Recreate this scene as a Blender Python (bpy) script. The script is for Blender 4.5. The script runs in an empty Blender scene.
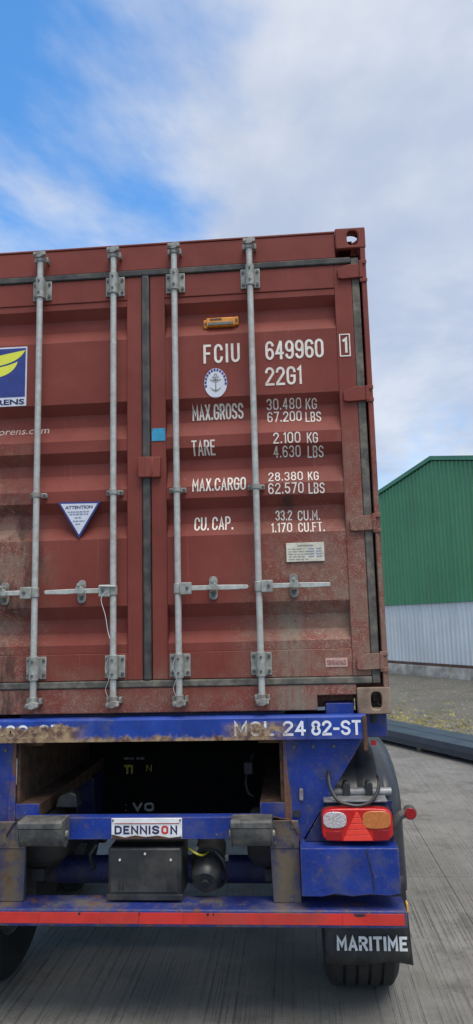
import bpy, bmesh, math, random
from mathutils import Vector, Matrix
random.seed(7)
R = math.radians
SC = bpy.context.scene
COL = SC.collection

# ------------------------------------------------------------------ camera
F_PX, YAW, PITCH, ROLL = 720.0, 0.0763, 0.15054, -0.02494
CAM = Vector((0.7618, -3.7286, 1.9219))
fwd = Vector((-math.sin(YAW)*math.cos(PITCH), math.cos(YAW)*math.cos(PITCH), math.sin(PITCH)))
rgt = Vector((math.cos(YAW), math.sin(YAW), 0))
upv = rgt.cross(fwd)
r2 = math.cos(ROLL)*rgt + math.sin(ROLL)*upv
u2 = -math.sin(ROLL)*rgt + math.cos(ROLL)*upv
cd = bpy.data.cameras.new('camera')
cam = bpy.data.objects.new('camera', cd); COL.objects.link(cam)
cam.matrix_world = Matrix(((r2.x, u2.x, -fwd.x, CAM.x), (r2.y, u2.y, -fwd.y, CAM.y), (r2.z, u2.z, -fwd.z, CAM.z), (0, 0, 0, 1)))
cd.sensor_fit = 'VERTICAL'; cd.sensor_height = 24.0; cd.lens = 24.0*F_PX/1024.0
cd.clip_start = 0.05; cd.clip_end = 3000
SC.camera = cam

# ------------------------------------------------------------------ sky and sun
SUN_EL, SUN_AZ = R(66), R(150)           # azimuth measured from +Y towards +X
w = bpy.data.worlds.new('World'); SC.world = w; w.use_nodes = True
nt = w.node_tree; nt.nodes.clear()
wn = nt.nodes.new; wl = nt.links.new
sky = wn('ShaderNodeTexSky'); sky.sky_type = 'NISHITA'; sky.sun_disc = False
sky.sun_elevation = SUN_EL; sky.sun_rotation = SUN_AZ; sky.air_density = 1.0; sky.dust_density = 0.2; sky.ozone_density = 1.5
tc = wn('ShaderNodeTexCoord')
sep = wn('ShaderNodeSeparateXYZ'); wl(tc.outputs['Generated'], sep.inputs[0])
def wmath(op, a, b=None, c=None):
    n = wn('ShaderNodeMath'); n.operation = op
    for i, v in enumerate((a, b, c)):
        if v is None: continue
        if isinstance(v, (int, float)): n.inputs[i].default_value = v
        else: wl(v, n.inputs[i])
    return n.outputs[0]
CLOUD_OFF = (-9.638, 13.868, 17.1425)
den = wmath('ADD', wmath('MAXIMUM', sep.outputs[2], 0.0), 0.22)
comb = wn('ShaderNodeCombineXYZ')
wl(wmath('ADD', wmath('DIVIDE', sep.outputs[0], den), CLOUD_OFF[0]), comb.inputs[0]); wl(wmath('ADD', wmath('DIVIDE', sep.outputs[1], den), CLOUD_OFF[1]), comb.inputs[1]); comb.inputs[2].default_value = CLOUD_OFF[2]
def wnoise(scale, detail, rough, dist=0.0):
    n = wn('ShaderNodeTexNoise'); n.inputs['Scale'].default_value = scale; n.inputs['Detail'].default_value = detail
    n.inputs['Roughness'].default_value = rough; n.inputs['Distortion'].default_value = dist
    wl(comb.outputs[0], n.inputs['Vector']); return n.outputs['Fac']
def wramp(v, lo, hi):
    n = wn('ShaderNodeMapRange'); n.interpolation_type = 'SMOOTHSTEP'; wl(v, n.inputs[0])
    n.inputs[1].default_value = lo; n.inputs[2].default_value = hi; return n.outputs[0]
cover = wramp(wnoise(0.8, 8.0, 0.56, 0.25), 0.405, 0.54)
cover = wmath('MAXIMUM', wmath('MULTIPLY', cover, 0.92), wmath('MULTIPLY', wramp(sep.outputs[2], 0.16, -0.02), 0.9))
shade = wramp(wnoise(1.9, 6.0, 0.55, 0.2), 0.36, 0.66)
ccol = wn('ShaderNodeMix'); ccol.data_type = 'RGBA'
ccol.inputs[6].default_value = (3.3, 3.75, 4.7, 1); ccol.inputs[7].default_value = (5.1, 5.3, 5.7, 1)
wl(shade, ccol.inputs[0])
cmix = wn('ShaderNodeMix'); cmix.data_type = 'RGBA'
tint = wn('ShaderNodeMix'); tint.data_type = 'RGBA'; tint.blend_type = 'MULTIPLY'; tint.inputs[0].default_value = 1.0
wl(sky.outputs[0], tint.inputs[6]); tint.inputs[7].default_value = (0.72, 1.35, 1.75, 1)
wl(cover, cmix.inputs[0]); wl(tint.outputs[2], cmix.inputs[6]); wl(ccol.outputs[2], cmix.inputs[7])
bg = wn('ShaderNodeBackground'); bg.inputs['Strength'].default_value = 0.072
wl(cmix.outputs[2], bg.inputs['Color'])
wo = wn('ShaderNodeOutputWorld'); wl(bg.outputs[0], wo.inputs['Surface'])

sd = bpy.data.lights.new('sun', 'SUN'); sd.energy = 1.5; sd.angle = R(38); sd.color = (1.0, 0.92, 0.82)
sun = bpy.data.objects.new('sun', sd); COL.objects.link(sun); sun.location = (20, 30, 40)
sdir = Vector((math.cos(SUN_EL)*math.sin(SUN_AZ), math.cos(SUN_EL)*math.cos(SUN_AZ), math.sin(SUN_EL)))
sun.rotation_euler = sdir.to_track_quat('Z', 'Y').to_euler()
SC.view_settings.view_transform = 'Standard'; SC.view_settings.look = 'None'
SC.view_settings.gamma = 1.0; SC.view_settings.use_curve_mapping = False
SC.view_settings.exposure = 1.12

# ------------------------------------------------------------------ materials
class NT:
    def __init__(s, name):
        s.m = bpy.data.materials.new(name); s.m.use_nodes = True; s.t = s.m.node_tree; s.t.nodes.clear()
        s.bs = s.n('ShaderNodeBsdfPrincipled'); o = s.n('ShaderNodeOutputMaterial'); s.l(s.bs.outputs[0], o.inputs[0])
        s.tc = s.n('ShaderNodeTexCoord'); s.co = s.tc.outputs['Object']
        sp = s.n('ShaderNodeSeparateXYZ'); s.l(s.co, sp.inputs[0]); s.x, s.y, s.z = sp.outputs
    def n(s, t): return s.t.nodes.new(t)
    def l(s, a, b): s.t.links.new(a, b)
    def put(s, v, sock):
        if isinstance(v, (int, float)): sock.default_value = v
        elif isinstance(v, (tuple, list)): sock.default_value = (*v[:3], 1.0) if sock.type == 'RGBA' else v
        else: s.l(v, sock)
    def math(s, op, a, b=0.0, clamp=False):
        n = s.n('ShaderNodeMath'); n.operation = op; n.use_clamp = clamp; s.put(a, n.inputs[0]); s.put(b, n.inputs[1]); return n.outputs[0]
    def mul(s, *a):
        r = a[0]
        for b in a[1:]: r = s.math('MULTIPLY', r, b)
        return r
    def mx(s, *a):
        r = a[0]
        for b in a[1:]: r = s.math('MAXIMUM', r, b)
        return r
    def add(s, a, b): return s.math('ADD', a, b)
    def ramp(s, v, a, b, lo=0.0, hi=1.0):
        n = s.n('ShaderNodeMapRange'); n.interpolation_type = 'SMOOTHSTEP'; s.put(v, n.inputs[0])
        if a > b: a, b, lo, hi = b, a, hi, lo
        for i, q in enumerate((a, b, lo, hi)): n.inputs[i+1].default_value = q
        return n.outputs[0]
    def vec(s, scale=(1, 1, 1), off=(0, 0, 0)):
        n = s.n('ShaderNodeMapping'); n.inputs['Scale'].default_value = scale; n.inputs['Location'].default_value = off; s.l(s.co, n.inputs['Vector']); return n.outputs[0]
    def noise(s, scale=1.0, detail=4.0, rough=0.55, st=(1, 1, 1), off=(0, 0, 0), dist=0.0):
        n = s.n('ShaderNodeTexNoise'); n.inputs['Scale'].default_value = scale; n.inputs['Detail'].default_value = detail
        n.inputs['Roughness'].default_value = rough; n.inputs['Distortion'].default_value = dist; s.l(s.vec(st, off), n.inputs['Vector']); return n.outputs['Fac']
    def vor(s, scale, st=(1, 1, 1), feature='F1'):
        n = s.n('ShaderNodeTexVoronoi'); n.feature = feature; n.inputs['Scale'].default_value = scale; s.l(s.vec(st), n.inputs['Vector']); return n.outputs['Distance'], n.outputs['Color']
    def mix(s, f, a, b):
        n = s.n('ShaderNodeMix'); n.data_type = 'RGBA'; s.put(f, n.inputs[0]); s.put(a, n.inputs[6]); s.put(b, n.inputs[7]); return n.outputs[2]
    def mixf(s, f, a, b):
        n = s.n('ShaderNodeMix'); n.data_type = 'FLOAT'; s.put(f, n.inputs[0]); s.put(a, n.inputs[2]); s.put(b, n.inputs[3]); return n.outputs[0]
    def bump(s, h, strength=0.3, dist=0.01):
        n = s.n('ShaderNodeBump'); n.inputs['Strength'].default_value = strength; n.inputs['Distance'].default_value = dist; s.put(h, n.inputs['Height']); s.l(n.outputs[0], s.bs.inputs['Normal'])
    def edge(s, r):
        b = s.n('ShaderNodeBevel'); b.samples = 4; b.inputs['Radius'].default_value = r
        g = s.n('ShaderNodeNewGeometry'); d = s.n('ShaderNodeVectorMath'); d.operation = 'DOT_PRODUCT'; s.l(b.outputs[0], d.inputs[0]); s.l(g.outputs['True Normal'], d.inputs[1])
        return s.ramp(d.outputs['Value'], 0.985, 0.86)
    def out(s, col, rough=0.6, metal=0.0, spec=0.5):
        s.put(col, s.bs.inputs['Base Color']); s.put(rough, s.bs.inputs['Roughness']); s.put(metal, s.bs.inputs['Metallic']); s.bs.inputs['Specular IOR Level'].default_value = spec
        return s.m

def plain(name, col, rough=0.6, metal=0.0, var=0.25, nscale=14.0, dirt=0.0, dirtcol=(0.16, 0.13, 0.10), spec=0.5, bump=0.0):
    t = NT(name)
    c = t.mix(t.ramp(t.noise(nscale, 5, 0.6), 0.3, 0.7), tuple(v*(1-var) for v in col), tuple(min(1, v*(1+var)) for v in col))
    if dirt:
        d = t.mul(t.ramp(t.noise(nscale*0.45, 6, 0.7, off=(3, 1, 8)), 0.42, 0.68), dirt)
        c = t.mix(d, c, dirtcol)
    r = t.mixf(t.noise(nscale*0.7, 3), rough*0.85, min(1, rough*1.15))
    if bump: t.bump(t.noise(nscale*6, 4), bump, 0.004)
    return t.out(c, r, metal, spec)

RED_A, RED_B = (0.170, 0.036, 0.026), (0.215, 0.051, 0.038)
def container_paint(name='container_red', letter=None):
    t = NT(name)
    c = t.mix(t.ramp(t.noise(1.7, 5, 0.6), 0.3, 0.7), RED_A, RED_B)
    if letter: c = t.mix(t.ramp(t.noise(40, 4, 0.7), 0.35, 0.75), letter, tuple(v*0.86 for v in letter))
    # fine vertical run marks
    run = t.ramp(t.noise(1.0, 5, 0.65, st=(34, 34, 1.6)), 0.52, 0.78)
    c = t.mix(t.mul(run, 0.32), c, (0.085, 0.030, 0.024))
    run2 = t.ramp(t.noise(1.0, 4, 0.6, st=(55, 55, 1.1), off=(9, 2, 4)), 0.63, 0.75)
    c = t.mix(t.mul(run2, 0.18), c, (0.36, 0.20, 0.17))
    # road dust thrown up over the lower right and lower left
    wob = t.noise(2.3, 5, 0.6, off=(5, 0, 2))
    zz = t.add(t.z, t.math('MULTIPLY', t.math('SUBTRACT', wob, 0.5), 0.9))
    xx = t.add(t.x, t.math('MULTIPLY', t.math('SUBTRACT', wob, 0.5), 0.5))
    rgn_r = t.mul(t.ramp(xx, 0.32, 0.85), t.ramp(zz, 1.35, 0.45))
    rgn_p = t.mul(t.ramp(t.x, 1.00, 1.08), t.ramp(zz, 1.75, 0.75))
    rgn_l = t.mul(t.ramp(xx, -0.48, -0.78), t.ramp(zz, 1.75, 0.70))
    rgn_b = t.mul(t.ramp(zz, 0.32, 0.02), 0.55)
    rgn = t.mx(rgn_r, rgn_p, rgn_l, rgn_b)
    fine = t.ramp(t.noise(150, 2, 0.5), 0.50, 0.60)
    coarse = t.ramp(t.noise(26, 5, 0.7, off=(1, 7, 3)), 0.40, 0.70)
    dust = t.math('MULTIPLY', rgn, t.add(t.mul(fine, t.ramp(coarse, 0, 1, 0.35, 0.85)), t.mul(coarse, 0.22)), True)
    c = t.mix(t.mul(dust, 0.92), c, (0.36, 0.285, 0.215))
    # heavy caked film and a wash streak under the handle
    film = t.mul(rgn, t.ramp(t.noise(7, 5, 0.65, off=(2, 2, 2)), 0.34, 0.66))
    c = t.mix(t.mul(film, 0.65), c, (0.215, 0.165, 0.125))
    band = t.mul(t.ramp(t.math('ABSOLUTE', t.math('SUBTRACT', t.x, 0.735)), 0.085, 0.03), t.ramp(t.z, 0.66, 0.45), t.ramp(t.noise(1.0, 4, 0.6, st=(40, 40, 2)), 0.30, 0.60))
    c = t.mix(t.mul(band, 0.62), c, (0.21, 0.20, 0.15))
    # dark scuffs
    sc = t.ramp(t.noise(9, 6, 0.75, off=(11, 3, 6)), 0.665, 0.73)
    c = t.mix(t.mul(sc, 0.65), c, (0.035, 0.018, 0.016))
    lsm = t.mul(rgn_l, t.ramp(t.noise(1.0, 5, 0.65, st=(9, 9, 2.2), off=(0, 5, 0)), 0.46, 0.62))
    c = t.mix(t.mul(lsm, 0.85), c, (0.045, 0.022, 0.018))
    smx = t.math('SUBTRACT', t.x, 0.745); smz = t.math('SUBTRACT', t.z, 1.085)
    sm = t.ramp(t.add(t.math('SQRT', t.add(t.mul(smx, smx), t.mul(smz, smz))), t.mul(t.noise(30, 4), 0.06)), 0.095, 0.04)
    c = t.mix(t.mul(sm, 0.8), c, (0.05, 0.03, 0.026))
    rs = t.ramp(t.noise(38, 6, 0.75, off=(4, 4, 9)), 0.675, 0.71)
    c = t.mix(t.mul(rs, 0.8), c, (0.10, 0.040, 0.018))
    wear = t.mul(t.edge(0.008), t.ramp(t.noise(16, 6, 0.75, off=(6, 2, 2)), 0.46, 0.60))
    c = t.mix(t.mul(wear, 0.75), c, t.mix(t.noise(40, 4), (0.11, 0.045, 0.022), (0.24, 0.16, 0.12)))
    t.bump(t.add(t.add(t.mul(t.noise(14, 4, 0.6), 0.10), t.mul(t.noise(2.6, 3, 0.5, off=(3, 3, 3)), 2.2)), t.mul(dust, 0.08)), 0.22, 0.03)
    return t.out(c, t.mixf(dust, 0.60, 0.92), 0, 0.22)

def trailer_blue(name='trailer_blue', base=(0.006, 0.031, 0.225), grime=0.5, white=False, rusty=0.0):
    t = NT(name)
    c = t.mix(t.ramp(t.noise(6, 5, 0.6), 0.3, 0.7), tuple(v*0.78 for v in base), tuple(v*1.2 for v in base))
    if white: c = t.mix(t.noise(30, 3), (0.74, 0.75, 0.78), (0.62, 0.64, 0.68))
    g = t.mul(t.ramp(t.noise(4.5, 7, 0.72, off=(2, 0, 5)), 0.46, 0.70), grime)
    c = t.mix(g, c, (0.105, 0.095, 0.085))
    sp = t.mul(t.ramp(t.noise(48, 4, 0.7, off=(0, 3, 1)), 0.62, 0.72), grime)
    c = t.mix(sp, c, (0.24, 0.20, 0.16))
    ru = t.mul(t.ramp(t.noise(11, 7, 0.75, off=(7, 1, 3)), 0.60-0.22*rusty, 0.72-0.16*rusty), 0.9)
    rc = t.mix(t.noise(35, 5, 0.7), (0.055, 0.022, 0.010), (0.24, 0.105, 0.035))
    edge = t.mul(t.ramp(t.math('ABSOLUTE', t.math('SUBTRACT', t.math('ABSOLUTE', t.x), 0.68)), 0.10, 0.0), t.ramp(t.noise(9, 6, 0.7, off=(1, 1, 6)), 0.40, 0.60), grime)
    c = t.mix(edge, c, (0.13, 0.10, 0.07))
    c = t.mix(ru, c, rc)
    scr = t.ramp(t.noise(1.0, 4, 0.7, st=(7, 7, 90), off=(4, 4, 0)), 0.69, 0.74)
    c = t.mix(t.mul(scr, 0.35), c, (0.35, 0.36, 0.40))
    film = t.mul(t.ramp(t.noise(2.2, 5, 0.6, off=(9, 1, 1)), 0.30, 0.70), t.ramp(t.noise(80, 3, 0.7), 0.35, 0.65), 0.12)
    c = t.mix(film, c, (0.15, 0.135, 0.115))
    wear = t.mul(t.edge(0.010), t.ramp(t.noise(22, 6, 0.75, off=(6, 2, 2)), 0.42, 0.56))
    c = t.mix(t.mul(wear, 0.9), c, t.mix(t.noise(50, 4), (0.07, 0.032, 0.016), (0.26, 0.20, 0.14)))
    t.bump(t.add(t.add(t.noise(25, 4), ru), t.mul(t.noise(5, 3, off=(2, 8, 8)), 3.0)), 0.14, 0.010)
    return t.out(c, t.mixf(t.mx(ru, g), 0.48, 0.88), 0, 0.3)

def board_paint(name, white=False):
    # number board: blue, worn to tan and rust along its lower edge and at its left end
    t = NT(name)
    c = t.mix(t.ramp(t.noise(6, 5), 0.3, 0.7), (0.006, 0.032, 0.21), (0.012, 0.052, 0.32))
    if white: c = t.mix(t.noise(30, 3), (0.80, 0.81, 0.83), (0.70, 0.71, 0.74))
    nz = t.noise(13, 7, 0.72, off=(1, 4, 2)); nb = t.noise(4.2, 5, 0.6, off=(6, 0, 1))
    low = t.ramp(t.add(t.z, t.mul(t.math('SUBTRACT', nz, 0.5), 0.12)), 1.375, 1.352)
    low = t.mul(low, t.ramp(t.x, 0.75, 0.55, 0.15, 1.0))
    left = t.mul(t.ramp(t.add(t.x, t.mul(nb, 0.5)), 0.06, -0.16), t.ramp(t.add(t.z, t.mul(t.math('SUBTRACT', nz, 0.5), 0.13)), 1.428, 1.412))
    mid = t.mul(t.ramp(t.math('ABSOLUTE', t.math('SUBTRACT', t.x, 0.56)), 0.20, 0.08), t.ramp(nz, 0.40, 0.50), t.ramp(t.z, 1.440, 1.41))
    spots = t.ramp(t.noise(30, 6, 0.75, off=(3, 9, 1)), 0.62, 0.68)
    m = t.mx(low, left, mid, t.mul(spots, 0.8))
    rc = t.mix(t.ramp(t.noise(24, 6, 0.7), 0.35, 0.65), (0.10, 0.045, 0.016), (0.40, 0.27, 0.13))
    c = t.mix(t.mul(m, 0.92), c, rc)
    gr = t.mul(t.ramp(t.noise(5, 6, 0.7, off=(8, 8, 1)), 0.5, 0.7), 0.45)
    c = t.mix(gr, c, (0.12, 0.12, 0.13))
    t.bump(t.add(nz, m), 0.2, 0.004)
    return t.out(c, t.mixf(m, 0.42, 0.9), 0, 0.4)

def concrete_mat():
    t = NT('grooved_concrete')
    c = t.mix(t.ramp(t.noise(0.7, 7, 0.68), 0.3, 0.7), (0.165, 0.155, 0.134), (0.262, 0.250, 0.222))
    c = t.mix(t.mul(t.ramp(t.noise(4, 7, 0.75, off=(4, 4, 0)), 0.42, 0.72), 0.55), c, (0.100, 0.092, 0.076))
    brk = t.ramp(t.noise(9, 6, 0.75, st=(1, 0.5, 1), off=(7, 1, 0)), 0.36, 0.56)           # grooves worn away in places
    patch = t.ramp(t.noise(0.9, 5, 0.65, off=(2, 9, 0)), 0.36, 0.62)
    l1 = t.ramp(t.noise(1.0, 1, 0.5, st=(42, 0.05, 1), off=(5, 2, 0), dist=0.05), 0.425, 0.385)
    l2 = t.ramp(t.noise(1.0, 1, 0.5, st=(95, 0.10, 1), off=(1, 3, 0), dist=0.05), 0.43, 0.39)
    rg = t.ramp(t.noise(1.0, 1, 0.5, st=(60, 0.07, 1), off=(9, 5, 0), dist=0.05), 0.585, 0.63)
    near = t.ramp(t.y, 2.6, 1.6, 0.40, 1.0)          # the slabs further on are floated smoother
    line = t.mul(near, t.mx(l1, t.mul(l2, 0.7)), t.mixf(brk, 0.05, 1.0), t.mixf(patch, 0.35, 1.0))
    ridge = t.mul(near, rg, t.mixf(brk, 0.1, 0.8), t.mixf(patch, 0.35, 1.0))
    c = t.mix(t.mul(line, 0.58), c, (0.032, 0.029, 0.023))  # groove shade painted into the colour, besides the bump
    c = t.mix(t.mul(ridge, 0.30), c, (0.37, 0.355, 0.325))  # light on the ridges painted in the same way
    deep = t.ramp(t.noise(1.0, 2, 0.5, st=(9, 0.03, 1), off=(3, 3, 0), dist=0.04), 0.33, 0.315)
    c = t.mix(t.mul(t.mul(deep, near), 0.8), c, (0.020, 0.018, 0.015))
    st = t.ramp(t.noise(1.5, 7, 0.72, off=(8, 3, 1)), 0.55, 0.66)
    c = t.mix(t.mul(st, 0.50), c, (0.072, 0.066, 0.054))
    oil = t.ramp(t.noise(2.6, 5, 0.6, off=(1, 6, 4)), 0.68, 0.73)
    c = t.mix(t.mul(oil, 0.6), c, (0.035, 0.033, 0.030))
    agg = t.noise(160, 3, 0.6)
    c = t.mix(t.mul(t.ramp(t.noise(55, 5, 0.8, off=(2, 2, 2)), 0.56, 0.66), 0.38), c, (0.075, 0.068, 0.056))
    c = t.mix(t.mul(t.ramp(agg, 0.55, 0.66), 0.55), c, (0.33, 0.315, 0.285))
    c = t.mix(t.mul(t.ramp(agg, 0.45, 0.33), 0.45), c, (0.055, 0.050, 0.042))
    t.bump(t.add(t.add(t.mul(t.mx(deep, line), -1.2), t.mul(ridge, 0.6)), t.mul(agg, 0.6)), 0.85, 0.008)
    return t.out(c, t.mixf(t.noise(3, 4), 0.55, 0.88), 0, 0.4)

def gravel_mat():
    t = NT('gravel_earth')
    c = t.mix(t.ramp(t.noise(0.35, 6, 0.6), 0.3, 0.7), (0.105, 0.098, 0.084), (0.165, 0.155, 0.130))
    c = t.mix(t.ramp(t.noise(14, 6, 0.75), 0.35, 0.7), c, (0.20, 0.185, 0.155))
    c = t.mix(t.mul(t.ramp(t.noise(1.1, 6, 0.7, off=(3, 3, 0)), 0.50, 0.66), 0.55), c, (0.085, 0.095, 0.040))
    d, vc = t.vor(30)
    c = t.mix(t.mul(t.ramp(d, 0.32, 0.12), 0.5), c, (0.27, 0.25, 0.215))
    t.bump(t.add(t.noise(40, 5, 0.7), t.mul(d, -1.0)), 0.8, 0.03)
    return t.out(c, 0.95, 0, 0.2)

M = {}
M['red'] = container_paint()
M['letter'] = plain('stencil_white', (0.74, 0.69, 0.61), 0.7, 0, 0.10, 30, 0.38, (0.42, 0.26, 0.22), spec=0.25)
M['fadedletter'] = plain('faded_stencil', (0.50, 0.40, 0.35), 0.7, 0, 0.12, 30, 0.5, (0.28, 0.13, 0.10), spec=0.25)
M['blue'] = trailer_blue()
M['blue_dirty'] = trailer_blue('trailer_blue_dirty', (0.016, 0.030, 0.16), 1.0, rusty=0.35)
M['blue_dark'] = trailer_blue('trailer_blue_dark', (0.008, 0.014, 0.085), 0.45)
M['leg'] = trailer_blue('leg_grimy_blue', (0.045, 0.05, 0.105), 1.25, rusty=0.30)
M['rustblue'] = trailer_blue('rusted_blue', (0.02, 0.04, 0.24), 0.6, rusty=1.0)
M['board'] = board_paint('number_board_blue')
M['boardwhite'] = board_paint('number_white', True)
M['galv'] = plain('galvanised', (0.43, 0.44, 0.41), 0.55, 0.15, 0.12, 34, 0.45, (0.24, 0.20, 0.155), bump=0.2)
M['galvb'] = plain('galvanised_cast', (0.31, 0.325, 0.295), 0.6, 0.15, 0.18, 40, 0.6, (0.17, 0.135, 0.10), bump=0.3)
M['galvd'] = plain('galvanised_worn', (0.27, 0.27, 0.25), 0.6, 0.2, 0.3, 30, 0.6, (0.13, 0.085, 0.055))
M['bolt'] = plain('bolt_steel', (0.10, 0.10, 0.10), 0.5, 0.4, 0.2, 40)
M['bright'] = plain('bright_bolt', (0.62, 0.62, 0.60), 0.4, 0.1, 0.1, 40)
M['gasket'] = plain('rubber_gasket', (0.040, 0.041, 0.042), 0.75, 0, 0.3, 20, 0.55, (0.13, 0.115, 0.09))
M['gasketd'] = plain('rubber_gasket_dusty', (0.085, 0.080, 0.070), 0.85, 0, 0.3, 20, 0.9, (0.21, 0.185, 0.145))
M['dark'] = plain('dark_steel', (0.022, 0.022, 0.024), 0.7, 0, 0.35, 16, 0.5, (0.06, 0.05, 0.04))
M['rust'] = plain('rust', (0.085, 0.042, 0.022), 0.9, 0, 0.45, 18, 0.6, (0.03, 0.018, 0.012), bump=0.3)
M['cast'] = plain('casting_brown', (0.22, 0.15, 0.11), 0.85, 0, 0.28, 16, 0.7, (0.30, 0.23, 0.16), bump=0.3)
M['plastic'] = plain('black_plastic', (0.020, 0.021, 0.022), 0.42, 0, 0.25, 12, 0.6, (0.075, 0.07, 0.062))
M['guard'] = plain('mudguard_plastic', (0.030, 0.032, 0.037), 0.34, 0, 0.25, 7, 0.45, (0.085, 0.08, 0.075))
M['tyre'] = plain('tyre_rubber', (0.013, 0.013, 0.013), 0.9, 0, 0.25, 12, 0.4, (0.035, 0.032, 0.028), bump=0.2)
M['rubber'] = plain('buffer_rubber', (0.060, 0.060, 0.057), 0.7, 0, 0.35, 20, 0.9, (0.15, 0.14, 0.12), bump=0.3)
M['flap'] = plain('mudflap_rubber', (0.016, 0.016, 0.017), 0.6, 0, 0.3, 16, 0.8, (0.055, 0.051, 0.045), bump=0.3)
M['white'] = plain('white_print', (0.74, 0.74, 0.73), 0.5, 0, 0.08, 20, 0.25, (0.30, 0.28, 0.25))
M['greyprint'] = plain('grey_print', (0.36, 0.36, 0.36), 0.6, 0, 0.25, 30)
M['yellowprint'] = plain('yellow_print', (0.42, 0.36, 0.03), 0.6, 0, 0.4, 40, 0.6, (0.02, 0.02, 0.02))
M['dimprint'] = plain('dim_print', (0.16, 0.16, 0.16), 0.7, 0, 0.5, 60)
M['stickwhite'] = plain('sticker_white', (0.62, 0.64, 0.70), 0.45, 0, 0.06, 20, 0.2, (0.4, 0.38, 0.36))
M['stickblue'] = plain('sticker_blue', (0.020, 0.035, 0.20), 0.45, 0, 0.12, 20)
M['navy'] = plain('navy_print', (0.012, 0.018, 0.085), 0.5, 0, 0.2, 20)
M['stickyellow'] = plain('sticker_yellow', (0.72, 0.72, 0.055), 0.45, 0, 0.06, 20)
M['teal'] = plain('teal_label', (0.03, 0.29, 0.47), 0.45, 0, 0.1, 20)
M['cream'] = plain('cream_plate', (0.60, 0.57, 0.47), 0.5, 0, 0.1, 30, 0.4, (0.33, 0.27, 0.2))
M['pink'] = plain('faded_label', (0.52, 0.33, 0.28), 0.6, 0, 0.1, 60, 0.3, (0.33, 0.23, 0.17))
M['fadedprint'] = plain('faded_print', (0.25, 0.10, 0.09), 0.7, 0, 0.2, 60)
M['greytext'] = plain('plate_print', (0.26, 0.25, 0.22), 0.7, 0, 0.2, 60)
M['bluetext'] = plain('plate_print_blue', (0.22, 0.25, 0.36), 0.7, 0, 0.2, 60)
M['orange'] = plain('orange_plastic', (0.72, 0.27, 0.02), 0.45, 0, 0.1, 30, 0.3, (0.3, 0.12, 0.03))
M['greylens'] = plain('grey_lens', (0.16, 0.15, 0.13), 0.4, 0, 0.2, 40)
M['redstrip'] = plain('red_reflective', (0.56, 0.030, 0.022), 0.42, 0, 0.14, 9, 0.42, (0.22, 0.06, 0.045))
M['lampred'] = plain('lamp_red', (0.48, 0.012, 0.012), 0.16, 0, 0.10, 30, 0.15, (0.3, 0.05, 0.04))
M['lamptri'] = plain('lamp_reflex', (0.80, 0.055, 0.035), 0.22, 0, 0.06, 60)
M['lampdeep'] = plain('lamp_deep_red', (0.27, 0.008, 0.012), 0.16, 0, 0.1, 30)
M['lampamber'] = plain('lamp_amber', (0.50, 0.16, 0.045), 0.2, 0, 0.15, 60)
M['amber'] = plain('amber_reflector', (0.75, 0.42, 0.05), 0.3, 0, 0.1, 30)
M['hose'] = plain('hose_black', (0.022, 0.022, 0.022), 0.45, 0, 0.2, 20)
M['tube'] = plain('tube_steel', (0.24, 0.245, 0.25), 0.5, 0.3, 0.25, 20, 0.5)
M['timber'] = plain('timber', (0.17, 0.12, 0.075), 0.9, 0, 0.3, 9)
M['steelblue'] = plain('coated_steel', (0.045, 0.060, 0.085), 0.36, 0.0, 0.2, 3, 0.25, (0.10, 0.10, 0.10))
M['wood'] = plain('floor_ply', (0.06, 0.045, 0.035), 0.9, 0, 0.3, 5)
M['stone'] = plain('stones', (0.19, 0.175, 0.145), 0.9, 0, 0.45, 6)
M['litter'] = plain('moss_litter', (0.21, 0.185, 0.07), 0.9, 0, 0.6, 3)
M['kerb'] = plain('plinth_concrete', (0.30, 0.285, 0.255), 0.9, 0, 0.3, 3.5, 0.7, (0.12, 0.115, 0.09), bump=0.3)
M['flash'] = plain('brown_flashing', (0.105, 0.055, 0.040), 0.8, 0, 0.3, 3)
M['green'] = plain('green_cladding', (0.072, 0.245, 0.125), 0.5, 0, 0.16, 0.6, 0.5, (0.10, 0.22, 0.13))
def sheet(name, col, stain):
    t = NT(name)
    c = t.mix(t.ramp(t.noise(0.5, 5, 0.6), 0.3, 0.7), tuple(v*0.88 for v in col), tuple(v*1.1 for v in col))
    c = t.mix(t.mul(t.ramp(t.noise(1.0, 5, 0.65, st=(5, 5, 0.25)), 0.48, 0.72), 0.45), c, stain)
    c = t.mix(t.mul(t.ramp(t.noise(1.0, 3, 0.6, st=(1.1, 1.1, 0.02), off=(3, 0, 0)), 0.50, 0.56), 0.22), c, tuple(v*0.75 for v in col))
    t.bump(t.noise(0.9, 4), 0.25, 0.05)
    return t.out(c, 0.5, 0, 0.4)
M['green'] = sheet('green_cladding_sheet', (0.074, 0.250, 0.128), (0.10, 0.19, 0.12))
M['greentrim'] = plain('green_trim', (0.05, 0.20, 0.11), 0.45, 0, 0.1, 0.6)
M['palecl'] = plain('pale_cladding', (0.62, 0.65, 0.66), 0.5, 0, 0.06, 0.5, 0.25, (0.40, 0.43, 0.45))
M['palecl'] = sheet('pale_cladding_sheet', (0.64, 0.67, 0.68), (0.45, 0.46, 0.45))
M['roofsheet'] = plain('roof_sheet', (0.22, 0.24, 0.24), 0.6, 0, 0.15, 0.5)
M['cab'] = plain('cab_paint', (0.02, 0.05, 0.30), 0.35, 0, 0.1, 3)
M['glass'] = plain('dark_glass', (0.02, 0.025, 0.03), 0.08, 0, 0.1, 3)
t = NT('clear_lens')
d_, c_ = t.vor(110)
t.bump(d_, 0.35, 0.004)
M['lampclear'] = t.out(t.mix(t.ramp(d_, 0.1, 0.7), (0.62, 0.58, 0.58), (0.42, 0.38, 0.39)), 0.12, 0.1)
M['black'] = plain('black_panel', (0.006, 0.006, 0.007), 0.9, 0, 0.2, 12, spec=0.1)
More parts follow.
